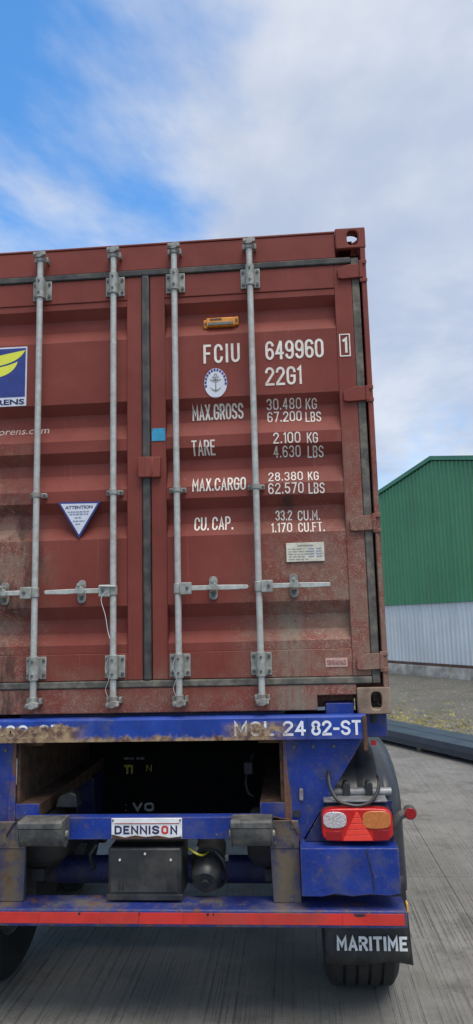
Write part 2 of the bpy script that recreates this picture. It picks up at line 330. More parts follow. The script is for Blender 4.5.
M['concrete'] = concrete_mat(); M['gravel'] = gravel_mat()

# ------------------------------------------------------------------ mesh helpers
class MB:
    def __init__(s): s.v = []; s.f = []
    def box(s, x0, x1, y0, y1, z0, z1):
        o = len(s.v)
        s.v += [(x, y, z) for z in (z0, z1) for y in (y0, y1) for x in (x0, x1)]
        s.f += [tuple(o+i for i in q) for q in ((0, 2, 3, 1), (4, 5, 7, 6), (0, 1, 5, 4), (2, 6, 7, 3), (0, 4, 6, 2), (1, 3, 7, 5))]
        return s
    def prism(s, poly, axis, a, b):
        # poly: 2-D outline; axis 'y' -> (x,z), 'x' -> (y,z), 'z' -> (x,y)
        def P(p, t): return {'y': (p[0], t, p[1]), 'x': (t, p[0], p[1]), 'z': (p[0], p[1], t)}[axis]
        o = len(s.v); n = len(poly)
        s.v += [P(p, a) for p in poly] + [P(p, b) for p in poly]
        s.f.append(tuple(o+i for i in range(n))); s.f.append(tuple(o+n+i for i in reversed(range(n))))
        for i in range(n): j = (i+1) % n; s.f.append((o+i, o+n+i, o+n+j, o+j))
        return s
    def cyl(s, p0, p1, r0, r1=None, n=16, caps=True):
        r1 = r0 if r1 is None else r1
        p0, p1 = Vector(p0), Vector(p1); d = (p1-p0).normalized()
        a = d.orthogonal().normalized(); b = d.cross(a); o = len(s.v)
        for p, r in ((p0, r0), (p1, r1)):
            for i in range(n):
                t = 2*math.pi*i/n; s.v.append(tuple(p+r*(math.cos(t)*a+math.sin(t)*b)))
        for i in range(n): j = (i+1) % n; s.f.append((o+i, o+j, o+n+j, o+n+i))
        if caps: s.f.append(tuple(o+i for i in reversed(range(n)))); s.f.append(tuple(o+n+i for i in range(n)))
        return s
    def tube(s, pts, r, n=8):
        pts = [Vector(p) for p in pts]
        if len(pts) > 2:                                                   # round the bends
            e = [pts[0]*2-pts[1]]+pts+[pts[-1]*2-pts[-2]]; q = []
            for a, b, c, d in zip(e, e[1:], e[2:], e[3:]):
                for k in range(6):
                    t = k/6; q.append(0.5*((2*b)+(c-a)*t+(2*a-5*b+4*c-d)*t*t+(3*b-a-3*c+d)*t**3))
            pts = q+[pts[-1]]
        o = len(s.v); ref = None
        for k, p in enumerate(pts):
            d = (pts[min(k+1, len(pts)-1)]-pts[max(k-1, 0)]).normalized()
            a = d.orthogonal().normalized() if ref is None else (ref-d*ref.dot(d)).normalized()
            ref = a; b = d.cross(a)
            for i in range(n):
                t = 2*math.pi*i/n; s.v.append(tuple(p+r*(math.cos(t)*a+math.sin(t)*b)))
        for k in range(len(pts)-1):
            for i in range(n): j = (i+1) % n; s.f.append((o+k*n+i, o+k*n+j, o+(k+1)*n+j, o+(k+1)*n+i))
        s.f.append(tuple(o+i for i in reversed(range(n)))); e = o+(len(pts)-1)*n; s.f.append(tuple(e+i for i in range(n)))
        return s
    def lathe(s, prof, c, axis, n=32):
        # prof: (along axis, radius); closed profile loop revolved about axis direction through c
        c = Vector(c); d = Vector(axis).normalized(); a = d.orthogonal().normalized(); b = d.cross(a); o = len(s.v); m = len(prof)
        for i in range(n):
            t = 2*math.pi*i/n; u = math.cos(t)*a+math.sin(t)*b
            for h, r in prof: s.v.append(tuple(c+d*h+u*r))
        for i in range(n):
            j = (i+1) % n
            for k in range(m):
                l = (k+1) % m; s.f.append((o+i*m+k, o+i*m+l, o+j*m+l, o+j*m+k))
        return s
    def grid(s, rows):
        o = len(s.v); n = len(rows[0])
        for r in rows: s.v += [tuple(p) for p in r]
        for i in range(len(rows)-1):
            for j in range(n-1): s.f.append((o+i*n+j, o+i*n+j+1, o+(i+1)*n+j+1, o+(i+1)*n+j))
        return s
    def ringplate(s, outer, hole, axis, a, b):
        # flat plate with one hole; outer and hole have equal numbers of points
        def P(p, t): return {'y': (p[0], t, p[1]), 'x': (t, p[0], p[1]), 'z': (p[0], p[1], t)}[axis]
        n = len(outer); o = len(s.v)
        for t in (a, b): s.v += [P(p, t) for p in outer]+[P(p, t) for p in hole]
        for i in range(n):
            j = (i+1) % n
            s.f += [(o+i, o+j, o+n+j, o+n+i), (o+2*n+i, o+3*n+i, o+3*n+j, o+2*n+j), (o+n+i, o+n+j, o+3*n+j, o+3*n+i), (o+i, o+2*n+i, o+2*n+j, o+j)]
        return s
    def mesh(s, name):
        me = bpy.data.meshes.new(name); me.from_pydata(s.v, [], s.f)
        bm = bmesh.new(); bm.from_mesh(me); bmesh.ops.recalc_face_normals(bm, faces=bm.faces); bm.to_mesh(me); bm.free(); return me
    def build(s, name, mat, parent=None, bevel=0.0, smooth=True, seg=2):
        return link(name, s.mesh(name), mat, parent, bevel, smooth, seg)

def link(name, me, mat, parent=None, bevel=0.0, smooth=False, seg=2):
    if isinstance(mat, str): mat = M[mat]
    if mat and not me.materials: me.materials.append(mat)
    if smooth:
        for p in me.polygons: p.use_smooth = True
        me.set_sharp_from_angle(angle=R(35))
    o = bpy.data.objects.new(name, me); COL.objects.link(o); o.parent = parent
    if bevel:
        b = o.modifiers.new('bevel', 'BEVEL'); b.width = bevel; b.segments = seg; b.limit_method = 'ANGLE'; b.angle_limit = R(40); b.harden_normals = False
    return o
def empty(name, loc, label, cat, group=None):
    o = bpy.data.objects.new(name, None); o.empty_display_size = 0.3; COL.objects.link(o); o.location = loc
    tag(o, label, cat, group); return o
def tag(o, label=None, cat=None, group=None, kind=None):
    for k, v in (('label', label), ('category', cat), ('group', group), ('kind', kind)):
        if v: o[k] = v
    return o
def dup(o, parent, loc=None, scale=None):
    c = o.copy(); COL.objects.link(c); c.parent = parent
    if loc is not None: c.location = loc
    if scale is not None: c.scale = scale
    for ch in [k for k in bpy.data.objects if k.parent == o]:
        g = ch.copy(); COL.objects.link(g); g.parent = c
    return c

FONT_CACHE = {}
def text_mesh(txt, bold=0.0, shear=0.0, res=3):
    cu = bpy.data.curves.new('lettering', 'FONT'); cu.body = txt; cu.offset = bold; cu.shear = shear; cu.resolution_u = res; cu.fill_mode = 'FRONT'
    ob = bpy.data.objects.new('lettering', cu); COL.objects.link(ob)
    me = bpy.data.meshes.new_from_object(ob.evaluated_get(bpy.context.evaluated_depsgraph_get()))
    bpy.data.objects.remove(ob); bpy.data.curves.remove(cu); return me
def text_on(txt, x0, x1, z0, z1, mat, parent, yfun, bold=0.02, shear=0.0, breaks=(), name='lettering'):
    me = text_mesh(txt, bold, shear)
    xs = [v.co.x for v in me.vertices]; ys = [v.co.y for v in me.vertices]
    ax, bx, ay, by = min(xs), max(xs), min(ys), max(ys)
    for v in me.vertices:
        X = x0+(v.co.x-ax)/(bx-ax)*(x1-x0); Z = z0+(v.co.y-ay)/(by-ay)*(z1-z0); v.co = (X, 0, Z)
    bm = bmesh.new(); bm.from_mesh(me)
    for b in breaks:
        if z0 < b < z1:
            bmesh.ops.bisect_plane(bm, geom=bm.verts[:]+bm.edges[:]+bm.faces[:], plane_co=(0, 0, b), plane_no=(0, 0, 1))
    for v in bm.verts: v.co.y = yfun(v.co.z)
    bmesh.ops.recalc_face_normals(bm, faces=bm.faces)
    if bm.faces and sum(f.normal.y*f.calc_area() for f in bm.faces) > 0: bmesh.ops.reverse_faces(bm, faces=bm.faces)
    me.materials.clear(); bm.to_mesh(me); bm.free()
    return link(name, me, mat, parent)
# narrow stencil-like lettering drawn with strokes in a 1 x 2 cell (x right, y up)
def _arc(cx, cy, rx, ry, a0, a1, n=8): return [(cx+rx*math.cos(R(a0+(a1-a0)*i/n)), cy+ry*math.sin(R(a0+(a1-a0)*i/n))) for i in range(n+1)]
_O = _arc(.5, 1.5, .5, .5, 0, 180)+_arc(.5, .5, .5, .5, 180, 360)+[(1, 1.5)]
GL = {'0': (1, [_O]), 'O': (1, [_O]), 'F': (.85, [[(.85, 2), (0, 2), (0, 0)], [(.02, 1.05), (.7, 1.05)]]), 'C': (1, [_arc(.5, 1.5, .5, .5, 0, 180)+_arc(.5, .5, .5, .5, 180, 360)]),
      'I': (0, [[(0, 2), (0, 0)]]), '1': (.3, [[(0, 1.72), (.3, 2), (.3, 0)]]), 'U': (1, [[(0, 2)]+_arc(.5, .5, .5, .5, 180, 360)+[(1, 2)]]),
      '6': (1, [_arc(.5, 1.5, .5, .5, 15, 180)+[(0, .6)], _arc(.5, .57, .5, .57, 180, 540, 16)]),
      '9': (1, [_arc(.5, .5, .5, .5, 195, 360)+[(1, 1.4)], _arc(.5, 1.43, .5, .57, 0, 360, 16)]),
      '4': (1, [[(.72, 0), (.72, 1.95)], [(.66, 2), (0, .62), (1, .62)]]), '2': (1, [_arc(.5, 1.5, .5, .5, 175, -20)+[(0, .12), (0, 0), (1, 0)]]),
      'G': (1, [_arc(.5, 1.5, .5, .5, 0, 180)+_arc(.5, .5, .5, .5, 180, 360)+[(1, .95), (.55, .95)]]), 'M': (1.15, [[(0, 0), (0, 2), (.575, .7), (1.15, 2), (1.15, 0)]]),
      'A': (1, [[(0, 0), (.5, 2), (1, 0)], [(.2, .55), (.8, .55)]]), 'X': (.95, [[(0, 2), (.95, 0)], [(.95, 2), (.54, 1.1)], [(.42, .9), (0, 0)]]),
      '.': (0.1, [[(0.05, 0), (0.05, .16)]]), 'R': (.95, [[(0, 0), (0, 2), (.5, 2)]+_arc(.5, 1.5, .45, .5, 90, -90)+[(.05, 1.0)], [(.5, .98), (.95, 0)]]),
      'S': (1, [_arc(.5, 1.52, .5, .48, 15, 235)+_arc(.5, .5, .5, .5, 50, -165)]), '3': (1, [_arc(.5, 1.5, .48, .5, 165, -75)+_arc(.5, .52, .5, .52, 75, -165)]),
      '8': (1, [_arc(.5, 1.53, .46, .47, -90, 270, 14), _arc(.5, .53, .5, .53, 88, -268, 14)]), 'K': (.95, [[(0, 0), (0, 2)], [(.95, 2), (.06, .85)], [(.36, 1.2), (.95, 0)]]),
      '7': (.95, [[(0, 2), (.95, 2), (.3, 0)]]), 'L': (.8, [[(0, 2), (0, 0), (.8, 0)]]), 'B': (.95, [[(0, 1.03), (0, 2), (.5, 2)]+_arc(.5, 1.53, .42, .47, 90, -90)+[(0, 1.06), (0, 0), (.5, 0)]+_arc(.5, .5, .45, .5, -90, 80)]),
      'T': (.95, [[(0, 2), (.95, 2)], [(.475, 1.97), (.475, 0)]]), 'E': (.8, [[(.8, 2), (0, 2), (0, 0), (.8, 0)], [(.03, 1.04), (.66, 1.04)]]), '5': (1, [[(.92, 2), (.08, 2), (.03, 1.1)]+_arc(.5, .62, .5, .62, 125, -165)]),
      'D': (1, [[(.05, 0), (0, 0), (0, 2), (.4, 2)]+_arc(.4, 1.4, .6, .6, 90, 0)+[(1, .6)]+_arc(.4, .6, .6, .6, 0, -90)+[(.06, 0)]]), 'N': (1, [[(0, 0), (0, 2), (1, 0), (1, 2)]]), '-': (.55, [[(0, .85), (.55, .85)]]),
      'V': (1, [[(0, 2), (.5, 0), (1, 2)]]), 'W': (1.4, [[(0, 2), (.35, 0), (.7, 1.6), (1.05, 0), (1.4, 2)]]),
      'P': (.95, [[(0, 0), (0, 2), (.5, 2)]+_arc(.5, 1.5, .45, .5, 90, -90)+[(.05, 1.0)]])}
def stroke_text(txt, x0, x1, z0, z1, mat, parent, yfun, wt=0.13, gap=0.42, breaks=()):
    x = 0.0; strokes = []
    for ch in txt:
        if ch == ' ': x += 0.5; continue
        wd, ss = GL[ch]
        for k, st in enumerate(ss): strokes.append(([(x+p[0], p[1]) for p in st], k))
        x += wd+gap
    W = x-gap; h = z1-z0; sz = h*(1-wt)/2.0; hw = wt*h/2; sx = (x1-x0-2*hw)/W if W > 0 else 1.0
    bm = bmesh.new(); lay = []
    for st, k in strokes:
        P = [Vector((x0+hw+p[0]*sx, z0+hw+p[1]*sz)) for p in st]
        Q = [P[0]]
        for p in P[1:]:
            if (p-Q[-1]).length > h*0.004: Q.append(p)
        P = Q; Ls = []; closed = (P[0]-P[-1]).length < h*0.01 and len(P) > 3
        if closed: P = P[:-1]
        for i, p in enumerate(P):
            a = (P[i]-P[i-1]).normalized() if i or closed else None; b = (P[(i+1) % len(P)]-P[i]).normalized() if i < len(P)-1 or closed else None
            d = ((a or b)+(b or a)); d = d.normalized() if d.length > 1e-6 else (a or b)
            n = Vector((-d.y, d.x)); m = hw/max(0.45, (Vector((-(b or a).y, (b or a).x))).dot(n))
            e = p.copy()
            if i == 0 and not closed: e = p-b*hw*.9
            if i == len(P)-1 and not closed: e = p+a*hw*.9
            Ls.append((bm.verts.new((e.x+n.x*m, -k*.0006, e.y+n.y*m)), bm.verts.new((e.x-n.x*m, -k*.0006, e.y-n.y*m))))
        for u, v in zip(Ls, Ls[1:]+([Ls[0]] if closed else [])): bm.faces.new((u[0], u[1], v[1], v[0]))
    for b in breaks:
        if z0 < b < z1: bmesh.ops.bisect_plane(bm, geom=bm.verts[:]+bm.edges[:]+bm.faces[:], plane_co=(0, 0, b), plane_no=(0, 0, 1))
    for v in bm.verts: v.co.y += yfun(v.co.z)
    bm.normal_update()
    for f in bm.faces:
        if f.normal.y > 0: f.normal_flip()
    me = bpy.data.meshes.new('lettering'); bm.to_mesh(me); bm.free(); return link('lettering', me, mat, parent)
def decal(poly, mat, parent, yfun, name, breaks=()):
    bm = bmesh.new(); vs = [bm.verts.new((p[0], 0, p[1])) for p in poly]; bm.faces.new(vs)
    for b in breaks: bmesh.ops.bisect_plane(bm, geom=bm.verts[:]+bm.edges[:]+bm.faces[:], plane_co=(0, 0, b), plane_no=(0, 0, 1))
    for v in bm.verts: v.co.y = yfun(v.co.z)
    if sum(f.normal.y*f.calc_area() for f in bm.faces) >= 0:
        bm.normal_update()
        if sum(f.normal.y*f.calc_area() for f in bm.faces) > 0: bmesh.ops.reverse_faces(bm, faces=bm.faces)
    me = bpy.data.meshes.new(name); bm.to_mesh(me); bm.free(); return link(name, me, mat, parent)
def ell(cx, cz, rx, rz, n=32, p=2.0):
    out = []
    for i in range(n):
        t = 2*math.pi*i/n; c, s_ = math.cos(t), math.sin(t)
        out.append((cx+rx*math.copysign(abs(c)**(2/p), c), cz+rz*math.copysign(abs(s_)**(2/p), s_)))
    return out
def rect_loop(x0, x1, z0, z1, n=32):
    # n points on a rectangle matching ell() angles
    cx, cz, hx, hz = (x0+x1)/2, (z0+z1)/2, (x1-x0)/2, (z1-z0)/2; out = []
    for i in range(n):
        t = 2*math.pi*i/n+1e-9; c, s_ = math.cos(t), math.sin(t); k = 1/max(abs(c), abs(s_)); out.append((cx+hx*c*k, cz+hz*s_*k))
    return out

# ------------------------------------------------------------------ ground
big = MB(); big.v = [(-400, -400, -0.03), (400, -400, -0.03), (400, 400, -0.03), (-400, 400, -0.03)]; big.f = [(0, 1, 2, 3)]
tag(big.build('ground', 'gravel', smooth=False), kind='structure')
# concrete yard: slabs clipped by the yard edge, which runs parallel to the warehouse
D = Vector((0.4797, -0.8774, 0)); N = Vector((0.8774, 0.4797, 0))    # along / away from the yard edge
EDGE = N.dot(Vector((2.55, 8.35, 0)))
def clip(poly):
    out = []
    for i in range(len(poly)):
        a, b = Vector((*poly[i], 0)), Vector((*poly[(i+1) % len(poly)], 0)); da, db = N.dot(a)-EDGE, N.dot(b)-EDGE
        if da <= 0: out.append((a.x, a.y))
        if da*db < 0: p = a+(b-a)*(da/(da-db)); out.append((p.x, p.y))
    return out
yard = bpy.data.objects.new('concrete_yard', None); COL.objects.link(yard); yard['kind'] = 'structure'
yard['label'] = 'grey grooved concrete yard under the lorry'
for ix in range(-5, 4):
    for iy in range(-4, 6):
        x0, y0 = 1.81+ix*4.5, 2.09+iy*5.0; g = 0.002
        p = clip([(x0+g, y0+g), (x0+4.5-g, y0+g), (x0+4.5-g, y0+5-g), (x0+g, y0+5-g)])
        if len(p) > 2: MB().prism(p, 'z', -0.15, 0.0).build('slab', 'concrete', yard, smooth=False)

# loose stones and mossy litter on the gravel
def scatter(n, s0, s1, flat, zone):
    mb = MB()
    for _ in range(n):
        p = zone(); s = random.uniform(s0, s1)*random.choice((0.6, 1, 1)); o = len(mb.v); a = random.uniform(0, 6.28); k = 5
        for i in range(k):
            t = a+2*math.pi*i/k; r = s*random.uniform(0.7, 1.2); mb.v.append((p.x+r*math.cos(t), p.y+r*math.sin(t), -0.034))
        mb.v.append((p.x+s*random.uniform(-.3, .3), p.y+s*random.uniform(-.3, .3), -0.03+s*flat*random.uniform(.6, 1.3)))
        for i in range(k): mb.f.append((o+i, o+(i+1) % k, o+k))
    return mb
E0 = Vector((2.55, 8.35, 0))
def z_all(): return E0+D*random.uniform(-9, 6)+N*random.uniform(0.1, 8.2)
def z_edge(): return E0+D*random.uniform(-9, 6)+N*(0.15+abs(random.gauss(0, 1.3)))
tag(scatter(3500, 0.008, 0.034, 0.7, z_all).build('loose_stones', 'stone', smooth=False), 'loose pale stones strewn over the gravel strip', 'stones', kind='stuff')
tag(scatter(5200, 0.014, 0.05, 0.9, z_edge).build('moss_and_leaf_litter', 'litter', smooth=False), 'yellow green moss and leaf litter behind the steel stack', 'moss', kind='stuff')

grit = MB()
for _ in range(1500):
    x, y = random.uniform(-1.2, 5), random.uniform(-0.3, 7.5)
    if N.dot(Vector((x, y, 0))) > EDGE-0.1: continue
    s_ = random.uniform(0.002, 0.0065)*(1.7 if random.random() < 0.06 else 1); o = len(grit.v); a = random.uniform(0, 6.28)
    for i in range(4): t = a+i*1.571; r = s_*random.uniform(.7, 1.2); grit.v.append((x+r*math.cos(t), y+r*math.sin(t), -0.0005))
    grit.v.append((x, y, s_*random.uniform(.5, 1.0)))
    for i in range(4): grit.f.append((o+i, o+(i+1) % 4, o+4))
tag(grit.build('loose_grit', 'stone', smooth=False), 'fine loose grit scattered over the concrete yard', 'grit', kind='stuff')

# ------------------------------------------------------------------ warehouse
WL = Vector((4.034, 23.10, 0)); S0, S1, RIDGE = -9.0, 15.2, 3.14
wh = empty('warehouse', WL+D*RIDGE, 'green and pale grey corrugated metal warehouse with a low gable roof', 'warehouse')
wh.rotation_euler.z = math.atan2(D.y, D.x)
# local: x along facade (0 at ridge), y away from the yard, z up
def roofz(x): return 7.07-0.212*abs(x)
XL, XR = S0-RIDGE, S1-RIDGE
def cladding(z0f, z1f, y0, pitch, depth, x0=XL, x1=XR):
    rows = [[], []]; x = x0
    prof = ((0, 0), (0.55, 0), (0.68, -1), (0.87, -1))
    while x < x1:
        for u, h in prof:
            q = min(x+u*pitch, x1); rows[0].append((q, y0+h*depth, z0f(q))); rows[1].append((q, y0+h*depth, z1f(q)))
        x += pitch
    return MB().grid(rows)
cladding(lambda x: 2.37, lambda x: roofz(x), 0.0, 0.20, 0.04).build('green_cladding', 'green', wh, smooth=False)
cladding(lambda x: 0.40, lambda x: 2.372, 0.02, 0.20, 0.032).build('pale_cladding', 'palecl', wh, smooth=False)
MB().box(XL, XR, -0.05, 0.06, 2.345, 2.375).build('drip_flashing', 'greentrim', wh)
MB().box(XL, XR, -0.06, 0.08, 0.30, 0.40).build('base_flashing', 'flash', wh)
pl = []
for i in range(61):
    x = XL+(XR-XL)*i/60; pl.append(x)
mbp = MB(); rows = [[], [], [], []]
for x in pl:
    j = random.uniform(-0.03, 0.03)
    rows[0].append((x, -0.16+j, -0.10)); rows[1].append((x, -0.10+j, 0.27+j*0.6)); rows[2].append((x, -0.07, 0.31)); rows[3].append((x, 0.06, 0.31))
mbp.grid(rows).build('plinth', 'kerb', wh)
for sgn, xe in ((-1, XL), (1, XR)):
    a, b = (0, roofz(0)), (xe, roofz(xe))
    MB().prism([(a[0], a[1]+0.03), (b[0]+sgn*.1, b[1]+0.0), (b[0]+sgn*.1, b[1]+0.14), (a[0], a[1]+0.17)], 'y', -0.09, 0.06).build('verge_trim', 'greentrim', wh)
    MB().prism([(a[0], a[1]+0.05), (b[0]+sgn*.3, b[1]-0.02), (b[0]+sgn*.3, b[1]+0.05), (a[0], a[1]+0.12)], 'y', 0.06, 30.0).build('roof', 'roofsheet', wh, smooth=False)
    MB().box(min(xe, xe-sgn*.05), max(xe, xe-sgn*.05), 0.08, 30, 2.37, roofz(xe)-0.05).build('side_cladding', 'green', wh)
    MB().box(min(xe, xe-sgn*.05), max(xe, xe-sgn*.05), 0.08, 30, -0.1, 2.366).build('side_cladding', 'palecl', wh)

# ------------------------------------------------------------------ steel stack on the yard edge
B0 = Vector((2.13, 7.71, 0)); ang = math.atan2(D.y, D.x)
def beam_mesh(L, wd, h):
    # lipped channel lying on its back edge, open side up-away
    mb = MB(); t = 0.012
    outl = [(0, 0), (wd, 0), (wd, h), (wd-0.05, h), (wd-0.05, h-t), (wd-t, h-t), (wd-t, t), (t, t), (t, h-t), (0.05, h-t), (0.05, h), (0, h)]
    mb.prism(outl, 'x', 0, L)
    mb.box(0.02, L-0.02, 0.052, wd-0.052, h-t*1.0, h-0.001)
    return mb
beams = [('lower', 'front', 0.08, 0.045, 0.0), ('lower', 'rear', 0.44, 0.045, -0.15), ('upper', 'front', 0.02, 0.137, 0.25), ('upper', 'rear', 0.38, 0.137, -0.3)]
lab = {('lower', 'front'): 'lower blue grey steel channel nearest the lorry in the stack', ('lower', 'rear'): 'lower blue grey steel channel on the gravel side of the stack',
       ('upper', 'front'): 'top blue grey steel channel nearest the lorry in the stack', ('upper', 'rear'): 'top blue grey steel channel on the gravel side of the stack'}
bme = beam_mesh(13.0, 0.34, 0.085).mesh('steel_channel')
for a_, b_, off, z, sh in beams:
    o = link('steel_channel', bme, 'steelblue', None, 0.0, False)
    p = B0+N*off+D*(-7+sh); o.location = (p.x, p.y, z+0.002); o.rotation_euler.z = ang
    tag(o, lab[(a_, b_)], 'steel channel', 'steel channels stacked on the yard edge')
for i, s_ in enumerate((-5.5, -2.6, 0.5, 3.4)):
    o = MB().box(0, 0.10, 0.12, 0.78, 0, 0.044).build('timber_bearer', 'timber', None, 0.004)
    p = B0+N*(-0.02)+D*s_; o.location = (p.x, p.y, 0.0); o.rotation_euler.z = ang
    tag(o, ('timber bearer under the far end of the steel stack', 'timber bearer under the steel stack behind the trailer wheel', 'timber bearer under the steel stack right of the mudguard', 'timber bearer under the near end of the steel stack')[i], 'bearer', 'timber bearers under the steel stack')

# ------------------------------------------------------------------ shipping container
ZC = 1.45
ct = empty('shipping_container', (0, 0, ZC), 'red brown corrugated steel shipping container with closed rear doors', 'container')
HW, HH, CL = 1.219, 2.591, 6.058
DEPTH = 0.047
PROF = [(2.252, 0), (2.218, 0), (2.146, 1), (2.081, 1), (2.027, 0), (1.672, 0), (1.602, 1), (1.535, 1), (1.462, 0), (1.398, 0), (1.329, 1), (1.268, 1), (1.186, 0), (1.123, 0),
        (1.061, 1), (0.985, 1), (0.921, 0), (0.567, 0), (0.500, 1), (0.427, 1), (0.368, 0), (0.325, 0)]
PROF = [(z+(DEPTH*(z-0.472)/3.73 if d else 0), d) for z, d in PROF]      # recessed lines sit deeper than the face
BR = [p[0] for p in PROF]
def prof_y(z, off=0.0):
    if z >= PROF[0][0] or z <= PROF[-1][0]: return -off
    for (za, a), (zb, b) in zip(PROF, PROF[1:]):
        if zb <= z <= za: return 0.005+DEPTH*(a+(b-a)*(za-z)/(za-zb))-off
def on_panel(z): return prof_y(z, 0.0025)
def on_frame(z): return -0.0025

# frame
hd = MB().box(-1.056, 1.056, 0.0, 0.10, 2.425, 2.572)
hd.build('header', 'red', ct, 0.006)
MB().box(-1.056, 1.056, -0.004, 0.02, 2.5725, 2.583).build('header_lip', 'red', ct, 0.002)
sill = MB().prism([(-1.056, 0.095), (-0.86, 0.095), (-0.86, 0.022), (0.86, 0.022), (0.86, 0.095), (1.056, 0.095), (1.056, 0.148), (-1.056, 0.148)], 'y', -0.004, 0.11)
sill.build('sill', 'red', ct, 0.005)
for sg in (-1, 1):
    MB().box(*sorted((sg*1.190, sg*1.217)), -0.012, 0.12, 0.12, 2.472).build('corner_post', 'red', ct, 0.004)
    MB().box(*sorted((sg*1.055, sg*1.214)), 0.10, 0.16, 0.12, 2.472).build('inner_post', 'red', ct)
# corner castings
def casting(name, x0, x1, y0, y1, z0, z1, side, top, mat):
    mb = MB(); t = 0.028
    cx, cz = (x0+x1)/2+0.012*side, (z0+z1)/2
    mb.ringplate(rect_loop(x0, x1, z0, z1), ell(cx, cz, 0.030 if top else 0.027, 0.042, 32, 3.0), 'y', y0, y0+t)
    mb.ringplate(rect_loop(x0+.002, x1-.002, y0+t+.001, y1), ell((x0+x1)/2, (y0+t+y1)/2, 0.05, 0.06), 'z', *((z1-t-.001, z1-.002) if top else (z0+.002, z0+t+.001)))
    xo = x1 if side > 0 else x0
    mb.ringplate(rect_loop(y0+t+.001, y1, z0+.003, z1-.003), ell((y0+t+y1)/2, cz, 0.045, 0.036), 'x', *((xo-t-.001, xo-.001) if side > 0 else (xo+.001, xo+t+.001)))
    xi = x0 if side > 0 else x1
    mb.box(*sorted((xi+side*.001, xi+side*0.02)), y0+t+.001, y1, z0+.003, z1-.003)
    return mb.build(name, mat, ct, 0.006)
for sg in (-1, 1):
    xa, xb = sorted((sg*1.057, sg*1.221))
    for yy in (0, 1):
        y0, y1 = (-0.014, 0.164) if yy == 0 else (CL-0.164, CL+0.014)
        if yy: continue
        casting('corner_casting', xa, xb, y0, y1, HH-0.118, HH, sg, True, 'red')
        casting('corner_casting', xa, xb, y0, y1, 0.0, 0.130, sg, False, 'cast')
MB().box(-1.05, 1.05, 0.118, 0.165, 0.024, 0.149).build('sill_light_block', 'red', ct)  # added plate that keeps brightness out of the sill notches
# sides, roof, floor, front
def corr(n0, n1, fn, pitch=0.278):
    rows = [[], []]; x = n0
    while x < n1-1e-6:
        for u, h in ((0, 0), (0.25, 0), (0.5, 1), (0.75, 1)):
            q = min(n1, x+u*pitch); rows[0].append(fn(q, h, 0)); rows[1].append(fn(q, h, 1))
        x += pitch
    return MB().grid(rows)
for sg in (-1, 1):
    corr(0.13, CL-0.02, lambda q, h, k: (sg*(1.212-0.036*h), q, 0.15 if k == 0 else 2.52)).build('side_panel', 'red', ct, smooth=False)
    MB().box(*sorted((sg*1.15, sg*1.213)), 0.17, CL-0.02, 0.02, 0.15).build('bottom_rail', 'red', ct, 0.004)
    MB().box(*sorted((sg*1.155, sg*1.213)), 0.17, CL-0.02, 2.52, 2.575).build('top_rail', 'red', ct, 0.004)
corr(0.11, CL-0.02, lambda q, h, k: (-1.16 if k == 0 else 1.16, q, 2.578-0.02*h)).build('roof_panel', 'red', ct, smooth=False)
corr(-1.2, 1.2, lambda q, h, k: (q, CL-0.02-0.04*h, 0.1 if k == 0 else 2.56)).build('front_panel', 'red', ct, smooth=False)
MB().box(-1.15, 1.15, 0.13, CL-0.05, 0.12, 0.15).build('floor', 'wood', ct)
for i in range(15):
    y = 0.45+i*0.38; MB().box(-1.145, 1.145, y, y+0.05, 0.03, 0.118).build('floor_crossmember', 'red', ct)
# gaskets around the doors
MB().box(-1.135, 1.135, -0.010, 0.05, 2.389, 2.424).build('top_gasket', 'gasket', ct, 0.006)
MB().box(-1.135, 1.135, -0.010, 0.05, 0.149, 0.184).build('bottom_gasket', 'gasketd', ct, 0.006)
for sg in (-1, 1): MB().box(*sorted((sg*1.1365, sg*1.178)), 0.002, 0.05, 0.149, 2.424).build('side_gasket', 'gasketd', ct, 0.005)
MB().box(-0.021, 0.021, -0.014, 0.05, 0.185, 2.388).build('centre_gasket', 'gasket', ct, 0.009, seg=3)

